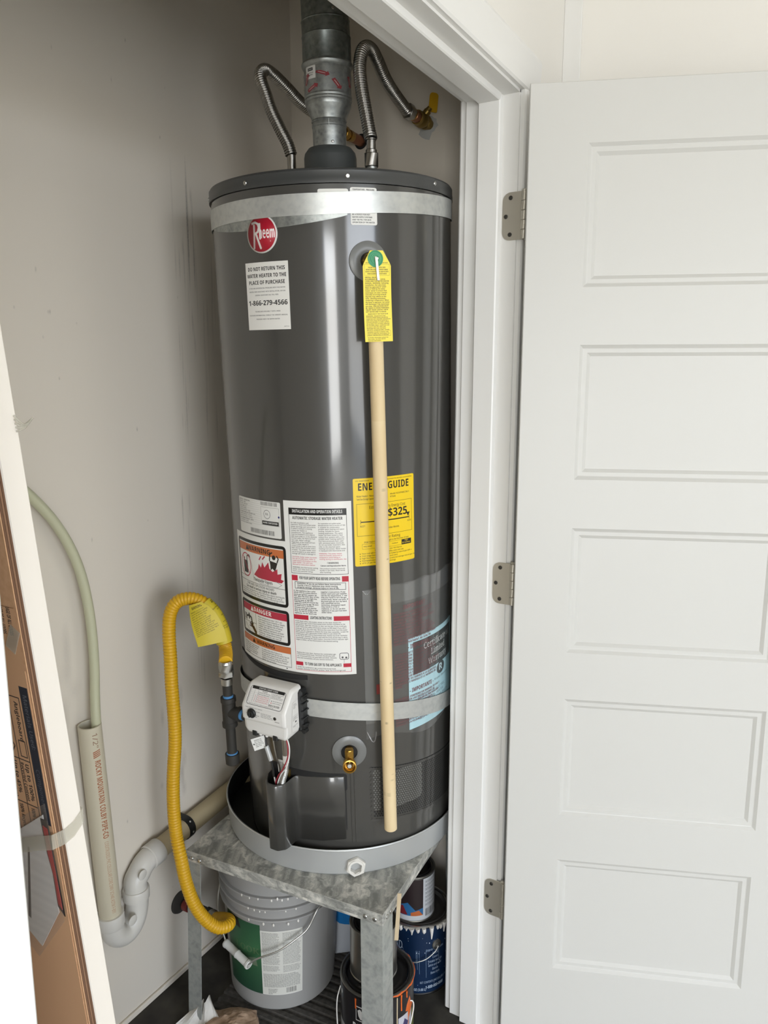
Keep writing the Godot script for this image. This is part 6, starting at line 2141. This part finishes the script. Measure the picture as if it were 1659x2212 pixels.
# ---------------------------------------------------------------- bucket
func bucket():
	var at := Transform3D(Basis(), Vector3(1.360, 0.009, -1.092))
	var t := thing("plastic_bucket", "large grey plastic bucket with a green and white label under the stand", "bucket", at)
	var R := func(h: float) -> float: return lerpf(0.131, 0.1485, h / 0.36)
	var s := start()
	var prof := [Vector2(0, 0.0), Vector2(0.128, 0.0), Vector2(0.131, 0.004)]
	prof.append(Vector2(R.call(0.235), 0.235))
	for h in [0.25, 0.28, 0.31]:
		prof.append(Vector2(R.call(h) + 0.0005, h - 0.002))
		prof.append(Vector2(R.call(h) + 0.0085, h + 0.001))
		prof.append(Vector2(R.call(h) + 0.009, h + 0.0035))
		prof.append(Vector2(R.call(h) + 0.0075, h + 0.0055))
		prof.append(Vector2(R.call(h) + 0.001, h + 0.0065))
	prof += [Vector2(0.1495, 0.352), Vector2(0.153, 0.353), Vector2(0.154, 0.358), Vector2(0.153, 0.364), Vector2(0.147, 0.366), Vector2(0.143, 0.362), Vector2(0.141, 0.34), Vector2(0.128, 0.01), Vector2(0, 0.008)]
	lathe(s, prof, 72)
	part(s, "pail", "bucket", t)
	# labels
	var im := sheet(420, 560, "c9c8c0")
	var k := Color("6a6a66")
	for q in [[14, 12, 180, 10], [220, 12, 186, 7], [14, 110, 180, 18], [220, 100, 186, 19], [14, 300, 180, 5], [220, 300, 186, 6]]:
		para(im, "Apply with brush, roller or spray to a clean and dry surface. Stir well before use and do not thin. Wash tools with warm water and soap. ".repeat(8), q[0], q[1], q[2], 9, 10, q[3], k, "sansbold")
	for y in 12:
		para(im, "Keep from freezing. Close container after each use. Use with enough ventilation. Avoid contact with eyes and skin. First aid: rinse with water.".substr(y * 5), 14, 372 + y * 10, 390, 10, 10, 1, k, "sansbold")
	bars(im, 250, 500, 104, 44)
	para(im, "RECYCLE EMPTY CONTAINER AS LOCAL RULES ALLOW", 60, 502, 120, 13, 13, 4, k, "sansbold")
	frame(im, 0, 0, 420, 560, 4, Color("dad9d2"))
	print_mat("bucket_text_print", im, 0.5)
	im = sheet(300, 560, "2f5a3d")
	for y in 560:
		var c := Color("35633f").lerp(Color("1f4331"), clampf(absf(y - 200) / 360.0, 0.0, 1.0))
		rect(im, 0, y, 300, 1, c)
	shape(im, [Vector2(60, 0), Vector2(130, 0), Vector2(150, 80), Vector2(60, 60)], Color("121512"))
	put(im, "LOOK", 190, 180, 64, Color("59704e"), "serif", 0.5, 200)
	shape(im, [Vector2(150, 300), Vector2(260, 270), Vector2(270, 340), Vector2(190, 330)], Color("62715c"))
	print_mat("bucket_green_print", im, 0.5)
	s = start()
	cone_patch(s, -73.0, -32.0, 0.045, 0.222, R, Rect2(0, 0, 1, 1))
	part(s, "text_label", "bucket_text_print", t, "white label with small grey print and a bar code")
	s = start()
	cone_patch(s, -118.0, -73.0, 0.045, 0.236, R, Rect2(0, 0, 1, 1))
	part(s, "green_label", "bucket_green_print", t, "dark green label")
	# white drips on the ridges
	s = start()
	for q in [[-88, 0.313, 3], [-80, 0.312, 2], [-72, 0.3135, 2], [-60, 0.312, 3], [-55, 0.316, 4], [-51, 0.312, 3], [-46, 0.313, 3], [-38, 0.312, 2], [-82, 0.283, 2], [-76, 0.282, 2], [-71, 0.281, 2], [-66, 0.281, 2], [-48, 0.281, 1], [-39, 0.283, 2], [-82, 0.252, 3], [-68, 0.248, 4], [-59, 0.246, 4], [-46, 0.246, 4], [-37, 0.249, 4]]:
		var h: float = q[1]
		var rr: float = R.call(h) + 0.0082
		var w: float = 0.0011 + 0.00035 * q[2]
		lathe(s, [Vector2(0, -1), Vector2(0.7, -0.7), Vector2(1, 0), Vector2(0.7, 0.7), Vector2(0, 1)], 8, Transform3D(Basis(pol(q[0] + 90, 0, w), Vector3(0, w * 1.8, 0), pol(q[0], 0, 0.0012)), pol(q[0], h, rr)))
	part(s, "paint_drips", "paint_drip", t)
	# wire bail and grip
	s = start()
	var g0: Vector3 = Vector3(1.2146, 0.1626, -1.1486) - at.origin
	var g1: Vector3 = Vector3(1.1997, 0.1514, -1.0684) - at.origin
	tube(s, curve([pol(35, 0.272, 0.15), pol(18, 0.268, 0.158), Vector3(1.3126, 0.2781, -0.9413) - at.origin, Vector3(1.2819, 0.2365, -0.9535) - at.origin, Vector3(1.2573, 0.2191, -0.9693) - at.origin, Vector3(1.2272, 0.1945, -1.0009) - at.origin, Vector3(1.2052, 0.1725, -1.0442) - at.origin, g1], 0.006), 0.0023, 10)
	tube(s, curve([g0, pol(-124, 0.195, 0.158), pol(-138, 0.225, 0.157), pol(-148, 0.268, 0.15)], 0.006), 0.0023, 10)
	part(s, "bail", "silver_wire", t, "bent steel wire handle")
	s = start()
	var ax := along(g0, g1 - g0)
	var gl := g0.distance_to(g1)
	lathe(s, [Vector2(0.003, -0.004), Vector2(0.009, -0.004), Vector2(0.0102, -0.002), Vector2(0.0102, 0.003), Vector2(0.009, 0.005), Vector2(0.0088, gl * 0.48), Vector2(0.0098, gl * 0.5), Vector2(0.0098, gl * 0.53), Vector2(0.0088, gl * 0.55), Vector2(0.009, gl - 0.004), Vector2(0.0105, gl - 0.002), Vector2(0.0105, gl + 0.003), Vector2(0.0092, gl + 0.004), Vector2(0.0072, gl + 0.004), Vector2(0.0068, gl - 0.01), Vector2(0, gl - 0.01)], 24, ax)
	part(s, "grip", "bucket_grip", t, "off-white plastic grip")


func cone_patch(s: SurfaceTool, phi0: float, phi1: float, h0: float, h1: float, R: Callable, uv: Rect2):
	s.set_smooth_group(1)
	var n := 16
	for k in n:
		var a := lerpf(phi0, phi1, float(k) / n)
		var b := lerpf(phi0, phi1, float(k + 1) / n)
		var r0: float = R.call(h0) + 0.0006
		var r1: float = R.call(h1) + 0.0006
		var u0 := uv.position.x + uv.size.x * k / n
		var u1 := uv.position.x + uv.size.x * (k + 1) / n
		quad(s, pol(a, h0, r0), pol(b, h0, r0), pol(b, h1, r1), pol(a, h1, r1), pol((a + b) * 0.5, 0, 1), Vector2(u0, 1), Vector2(u1, 1), Vector2(u1, 0), Vector2(u0, 0))


# ---------------------------------------------------------------- cans
func can(called, label, at: Vector3, r: float, h: float, wall, lid, group := "") -> Node3D:
	var t := thing(called, label, "paint can", Transform3D(Basis(), at), group)
	var s := start()
	lathe(s, [Vector2(0, 0.002), Vector2(r - 0.003, 0.002), Vector2(r - 0.001, 0.0), Vector2(r + 0.0012, 0.001), Vector2(r + 0.0012, 0.004), Vector2(r, 0.0055), Vector2(r, h - 0.006), Vector2(r + 0.0012, h - 0.0045)], 56)
	part(s, "body", wall, t)
	s = start()
	lathe(s, [Vector2(r + 0.0008, h - 0.005), Vector2(r + 0.0018, h - 0.003), Vector2(r + 0.0014, h), Vector2(r - 0.002, h + 0.0005), Vector2(r - 0.003, h - 0.002), Vector2(r - 0.004, h - 0.004), Vector2(r - 0.0075, h - 0.004)], 56)
	part(s, "rim", "can_tin", t)
	s = start()
	lathe(s, [Vector2(r - 0.0075, h - 0.004), Vector2(r - 0.0085, h - 0.0005), Vector2(r - 0.011, h), Vector2(r - 0.0125, h - 0.003), Vector2(r - 0.015, h - 0.0075), Vector2(r * 0.72, h - 0.0075), Vector2(r * 0.7, h - 0.0065), Vector2(r * 0.62, h - 0.0065), Vector2(0, h - 0.0065)], 56)
	part(s, "lid", lid, t)
	return t


func cans():
	# gallon can with a dark label and orange drips, in front
	var at := Vector3(1.3, 0.0, -0.7742)
	var t := can("paint_can", "large black paint can with orange drips on its rim, in front by the stand leg", at, 0.0825, 0.192, "can_black", "can_black", "paint cans under the stand")
	var im := sheet(1024, 360, "1f1d20")
	var w := Color("c9c8c6")
	rect(im, 0, 190, 560, 170, Color("a9aaab"))
	for y in 6:
		para(im, "INTERIOR PAINT AND PRIMER IN ONE. COVERS AND SEALS IN ONE COAT. STAIN BLOCKING.", 20, 214 + y * 22, 240, 18, 20, 1, Color("6d6f72"))
		para(im, "ONE GALLON 3.79 L LOW ODOR EASY CLEAN UP", 300, 214 + y * 22, 240, 18, 20, 1, Color("6d6f72"))
	rect(im, 60, 20, 60, 44, Color("2d3a44"))
	disc(im, Vector2(90, 40), 12, Color("d4d3d0"))
	frame(im, 262, 40, 96, 74, 5, w)
	shape(im, [Vector2(276, 62), Vector2(296, 52), Vector2(316, 66), Vector2(340, 56), Vector2(346, 78), Vector2(326, 102), Vector2(300, 104), Vector2(284, 88)], w)
	put(im, "BEHR", 304, 118, 62, w, "sansbold", 0.5, 150)
	rect(im, 566, 0, 8, 360, Color("c9b896"))
	rect(im, 580, 130, 300, 230, Color("64693a"))
	rect(im, 580, 110, 150, 110, Color("b8b7be"))
	shape(im, [Vector2(600, 190), Vector2(640, 130), Vector2(680, 160), Vector2(650, 215)], Color("453f66"))
	shape(im, [Vector2(664, 70), Vector2(700, 40), Vector2(726, 84), Vector2(760, 96), Vector2(720, 120), Vector2(690, 150), Vector2(684, 110), Vector2(650, 100)], Color("d2662a"))
	stroke(im, [Vector2(680, 100), Vector2(690, 230)], 8, Color("d2662a"))
	print_mat("can_print", im, 0.35)
	var s := start()
	curl(s, -150.0, 70.0, 0.007, 0.182, 0.0825, 0.0005, 0.0, 60)
	part(s, "label", "can_print", t, "dark label with white lettering and an olive picture")
	# lid lettering
	im = sheet(256, 64, "1b1a1a")
	put(im, "ONE GALLON", 128, 14, 30, Color("8f8d89"), "sans", 0.5)
	print_mat("lid_print", im, 0.35)
	s = start()
	s.set_smooth_group(-1)
	for k in 10:
		var a := deg_to_rad(-112.0 + 6.0 * k)
		var b := deg_to_rad(-112.0 + 6.0 * (k + 1))
		var p := func(g: float, r: float) -> Vector3: return Vector3(sin(g) * r, 0.1862, cos(g) * r)
		quad(s, p.call(a, 0.063), p.call(b, 0.063), p.call(b, 0.054), p.call(a, 0.054), Vector3.UP, Vector2(k / 10.0, 1), Vector2((k + 1) / 10.0, 1), Vector2((k + 1) / 10.0, 0), Vector2(k / 10.0, 0))
	part(s, "lid_lettering", "lid_print", t)
	s = start()
	var ring := []
	var rr := []
	for k in 40:
		var g := deg_to_rad(-62.0 + 165.0 * k / 39.0)
		ring.append(Vector3(sin(g) * 0.0838, 0.1895 - 0.0012 * sin(k * 1.7), cos(g) * 0.0838))
		rr.append(0.0017 + 0.0007 * sin(k * 0.9) + (0.0004 if k % 5 == 0 else 0.0))
	tube(s, ring, rr, 8)
	part(s, "orange_rim", "paint_orange", t)
	s = start()
	for q in [[-20, 0.165, 0.02], [-8, 0.175, 0.008], [-94, 0.168, 0.012]]:
		tube(s, [pol(q[0], q[1] + q[2], 0.0832), pol(q[0], q[1], 0.0832), pol(q[0] + 0.5, q[1] - q[2], 0.0831)], [0.0022, 0.0016, 0.0018], 7)
	part(s, "orange_drips", "paint_orange", t).set_meta("kind", "stuff")
	s = start()
	tube(s, curve([pol(-150, 0.15, 0.0835), pol(-142, 0.13, 0.091), pol(-136, 0.095, 0.0935), pol(-128, 0.05, 0.092), pol(-110, 0.016, 0.088)], 0.005), 0.0014, 8)
	tube(s, curve([pol(2, 0.148, 0.0835), pol(4, 0.146, 0.089), pol(2, 0.13, 0.0915), pol(-8, 0.1, 0.092), pol(-22, 0.06, 0.091), pol(-40, 0.02, 0.088)], 0.005), 0.0014, 8)
	part(s, "wire_handle", "white_wire", t)
	# small bare can on its lid
	can("paint_can_001", "small bare metal can standing on the large black paint can, half behind the stand leg", Vector3(1.305, 0.1866, -0.787), 0.053, 0.124, "can_tin", "can_black", "paint cans under the stand")
	# blue gallon can at the right
	t = can("paint_can_002", "large dark blue paint can with dried white drips, at the right by the door jamb", Vector3(1.540, 0.0, -0.797), 0.0825, 0.192, "can_black", "dust_grey", "paint cans under the stand")
	im = sheet(1024, 360, "0e2440")
	w = Color("b7c3d0")
	put(im, "AD", 250, 70, 60, w, "sans", 0.5)
	for k in 8:
		put(im, ["Decor", "Interior Waterborne", "Base B", "Covers", "Tintable base for", "white and color", "Blanco", "Base clara"][k], 560, 90 + k * 22, 18, w, "sans", 0.5)
	put(im, "NET CONTENTS ONE GALLON 3.78 L", 560, 292, 16, w, "sans", 0.5)
	put(im, "1-800-000-0000", 560, 316, 24, w, "sansbold", 0.5)
	put(im, "124 FL OZ (3.66 L)", 400, 328, 20, w, "sansbold", 0.5)
	for k in 44:
		disc(im, Vector2(rng.randf_range(200, 760), rng.randf_range(50, 330)), rng.randf_range(1.0, 3.4), Color("cdd2d8"))
	for k in 7:
		var x := rng.randf_range(250, 700)
		stroke(im, [Vector2(x, 120), Vector2(x + 4, rng.randf_range(160, 300))], 4, Color("5f7187"))
	print_mat("blue_can_print", im, 0.35)
	s = start()
	curl(s, -150.0, 70.0, 0.007, 0.185, 0.0825, 0.0005, 0.0, 60)
	part(s, "label", "blue_can_print", t, "dark blue label with pale lettering")
	s = start()
	for k in 17:
		var phi := -135.0 + 10.5 * k + rng.randf_range(-4.0, 4.0)
		var drop := rng.randf_range(0.008, 0.014) if k % 3 else rng.randf_range(0.016, 0.032)
		tube(s, [pol(phi, 0.188, 0.0838), pol(phi + 0.6, 0.186 - drop * 0.6, 0.0836), pol(phi + 0.3, 0.186 - drop, 0.0834)], [rng.randf_range(0.004, 0.0085), rng.randf_range(0.002, 0.005), 0.0014], 8)
	part(s, "white_drips", "paint_drip", t)
	s = start()
	lathe(s, [Vector2(0.013, 0), Vector2(0.0125, 0.002), Vector2(0.006, 0.004), Vector2(0.005, 0.007), Vector2(0, 0.0075)], 24, along(pol(-28, 0.135, 0.0828), pol(-28, 0, 1)))
	part(s, "ear", "can_tin", t)
	s = start()
	tube(s, curve([pol(-28, 0.135, 0.091), pol(-34, 0.126, 0.093), pol(-48, 0.112, 0.094), pol(-62, 0.104, 0.094), pol(-78, 0.099, 0.0935), pol(-84, 0.093, 0.092), pol(-80, 0.086, 0.09), pol(-76, 0.092, 0.09)], 0.004), 0.0014, 8)
	part(s, "wire_handle", "silver_wire", t)
	# small can with a pale label on the blue one
	t = can("paint_can_003", "small paint can with a brown and silver label standing on the dark blue can", Vector3(1.524, 0.1866, -0.802), 0.053, 0.124, "can_tin", "can_black", "paint cans under the stand")
	im = sheet(512, 200, "b3b5b7")
	rect(im, 0, 0, 268, 176, Color("241b1c"))
	shape(im, [Vector2(120, 130), Vector2(170, 112), Vector2(220, 150), Vector2(268, 140), Vector2(268, 176), Vector2(120, 176)], Color("275b86"))
	shape(im, [Vector2(90, 140), Vector2(140, 130), Vector2(170, 172), Vector2(90, 176)], Color("6b2127"))
	shape(im, [Vector2(190, 160), Vector2(240, 150), Vector2(268, 176), Vector2(190, 176)], Color("a8592e"))
	for y in 7:
		para(im, "INTERIOR WOOD FINISH. STIR WELL. APPLY THIN COATS WITH A CLEAN BRUSH. LET DRY.", 280, 8 + y * 19, 190, 15, 17, 1, Color("5a5c5e"))
	bars(im, 286, 150, 90, 36)
	print_mat("quart_print", im, 0.35)
	s = start()
	curl(s, -150.0, 70.0, 0.007, 0.117, 0.053, 0.0005, 0.0, 44)
	part(s, "label", "quart_print", t)


# ---------------------------------------------------------------- odds and ends on the floor
func floor_things():
	# ribbed mat under the bucket
	var s := start()
	s.set_smooth_group(-1)
	var base := Transform3D(Basis(Vector3.UP, 0.09), Vector3(1.19, 0, -0.79))
	var prof := [Vector2(0, 0)]
	var x := 0.0
	for k in 15:
		prof += [Vector2(x + 0.001, 0.0085), Vector2(x + 0.0125, 0.0085), Vector2(x + 0.015, 0.004), Vector2(x + 0.0225, 0.004)]
		x += 0.024
	prof += [Vector2(x, 0.0085), Vector2(x + 0.006, 0)]
	prism(s, prof, -0.38, 0.02, base)
	var o := done(s, "ribbed_mat", "mat_rib")
	tag(o, "dark ribbed rubber mat on the floor beneath the grey bucket", "mat")
	# crumpled white paper
	var nz := FastNoiseLite.new()
	nz.seed = 21
	nz.frequency = 0.9
	s = start()
	s.set_smooth_group(-1)
	var p0 := Vector3(1.1294, 0.0000, -1.1676)
	var fold := func(u: float, v: float) -> Vector3:
		var wide := 0.022 + 0.052 * (1.0 - v)
		var z := 0.009 * sin(u * 15.0 + v * 2.0) * (0.4 + 0.6 * v)
		var right := Vector3(0.504, 0, 0.864)
		var away := Vector3(0.86, 0, -0.5)
		return p0 + right * ((u - 0.5) * wide * 1.6 + v * 0.014) + Vector3.UP * (0.001 + v * 0.062 * (0.8 + 0.2 * u - 0.25 * pow(1.0 - u, 3.0) + 0.03 * sin(u * 9.0))) + away * (z - 0.01 + 0.02 * v)
	for i in 14:
		for j in 8:
			var a: Vector3 = fold.call(i / 14.0, j / 8.0)
			var b: Vector3 = fold.call((i + 1) / 14.0, j / 8.0)
			var c: Vector3 = fold.call((i + 1) / 14.0, (j + 1) / 8.0)
			var d: Vector3 = fold.call(i / 14.0, (j + 1) / 8.0)
			var back := Vector3(0.0006, 0, -0.0004)
			quad(s, a, b, c, d, Vector3(-0.86, 0.1, 0.5))
			quad(s, a + back, b + back, c + back, d + back, Vector3(0.86, -0.1, -0.5))
	o = done(s, "crumpled_paper", "tissue")
	tag(o, "crumpled white paper standing up on the floor by the left stand leg", "paper")
	# brown paper
	s = start()
	s.set_smooth_group(-1)
	var q0 := Vector3(1.1565, 0.0000, -1.0879)
	var heap := func(u: float, v: float) -> Vector3:
		var e := minf(minf(u, 1.0 - u), minf(v, 1.0 - v)) * 2.0
		var right := Vector3(0.504, 0, 0.864)
		var away := Vector3(0.86, 0, -0.5)
		var wob := 1.0 + 0.12 * nz.get_noise_2d(u * 1.3 + 31.0, v * 1.3) + 0.1 * sin(u * 7.0 + v * 4.0)
		return q0 + right * (u - 0.5) * 0.12 * wob + away * (v - 0.5) * 0.1 * wob + Vector3.UP * (0.012 + 0.022 * pow(e, 0.6) * (0.8 + 0.5 * nz.get_noise_2d(u * 2.4 + 9.0, v * 2.4)))
	for i in 18:
		for j in 18:
			var a: Vector3 = heap.call(i / 18.0, j / 18.0)
			var b: Vector3 = heap.call((i + 1) / 18.0, j / 18.0)
			var c: Vector3 = heap.call((i + 1) / 18.0, (j + 1) / 18.0)
			var d: Vector3 = heap.call(i / 18.0, (j + 1) / 18.0)
			tri(s, a, b, c, Vector3.UP)
			tri(s, a, c, d, Vector3.UP)
	o = done(s, "brown_paper", "brown_paper")
	tag(o, "crumpled brown paper lying on the ribbed mat in front of the bucket", "paper")
	# blue and white plastic bag standing behind the black can
	var bag := thing("plastic_bag", "blue and white plastic bag behind the cans, right of the grey bucket", "bag", Transform3D(Basis(Vector3.UP, -0.75), Vector3(1.535, 0.0, -0.955)))
	var pillow := func(u: float, v: float, sgn: float) -> Vector3:
		var a := u * 2.0 - 1.0
		var b := v * 2.0 - 1.0
		var d: float = 0.045 * pow(maxf(0.0, 1.0 - a * a), 0.5) * pow(maxf(0.0, 1.0 - pow(absf(b), 3.0)), 0.6) * (1.0 + 0.2 * nz.get_noise_2d(u * 3.0 + sgn * 4.0, v * 4.0))
		return Vector3(a * 0.085, 0.002 + v * 0.33, sgn * d)
	for half in [[0.0, 0.33, "lower_part", "bag_white"], [0.33, 1.0, "upper_part", "blue_bag"]]:
		s = start()
		s.set_smooth_group(1)
		for sgn in [-1.0, 1.0]:
			for i in 14:
				for j in 10:
					var v0 := lerpf(half[0], half[1], j / 10.0)
					var v1 := lerpf(half[0], half[1], (j + 1) / 10.0)
					quad(s, pillow.call(i / 14.0, v0, sgn), pillow.call((i + 1) / 14.0, v0, sgn), pillow.call((i + 1) / 14.0, v1, sgn), pillow.call(i / 14.0, v1, sgn), Vector3(0, 0, sgn))
		part(s, half[2], half[3], bag)
	s = start()
	for q in [[0.30, 0.16], [0.36, 0.1], [0.44, 0.2], [0.55, 0.12]]:
		var p: Vector3 = pillow.call(q[0], q[1], 1.0)
		box(s, p + Vector3(0, 0, 0.0003), Vector3(0.006, 0.018, 0.0012), 0.0002, Basis(Vector3(0, 0, 1), 0.5))
	part(s, "orange_print", "paint_orange", bag)
	# thin shim hanging beside the leg
	s = start()
	var a0 := Vector3(1.2412, 0.4537, -0.6854)
	var a1 := Vector3(1.2431, 0.3396, -0.6936)
	var dirn: Vector3 = (a0 - a1).normalized()
	var face := Vector3(-0.85, 0.15, 0.5)
	var side := dirn.cross(face).normalized()
	box(s, (a0 + a1) * 0.5, Vector3(0.0085, a0.distance_to(a1), 0.0018), 0.0003, Basis(side, dirn, side.cross(dirn)))
	o = done(s, "wood_shim", "shim")
	tag(o, "thin tan strip tucked beside the right edge of the metal stand", "shim")
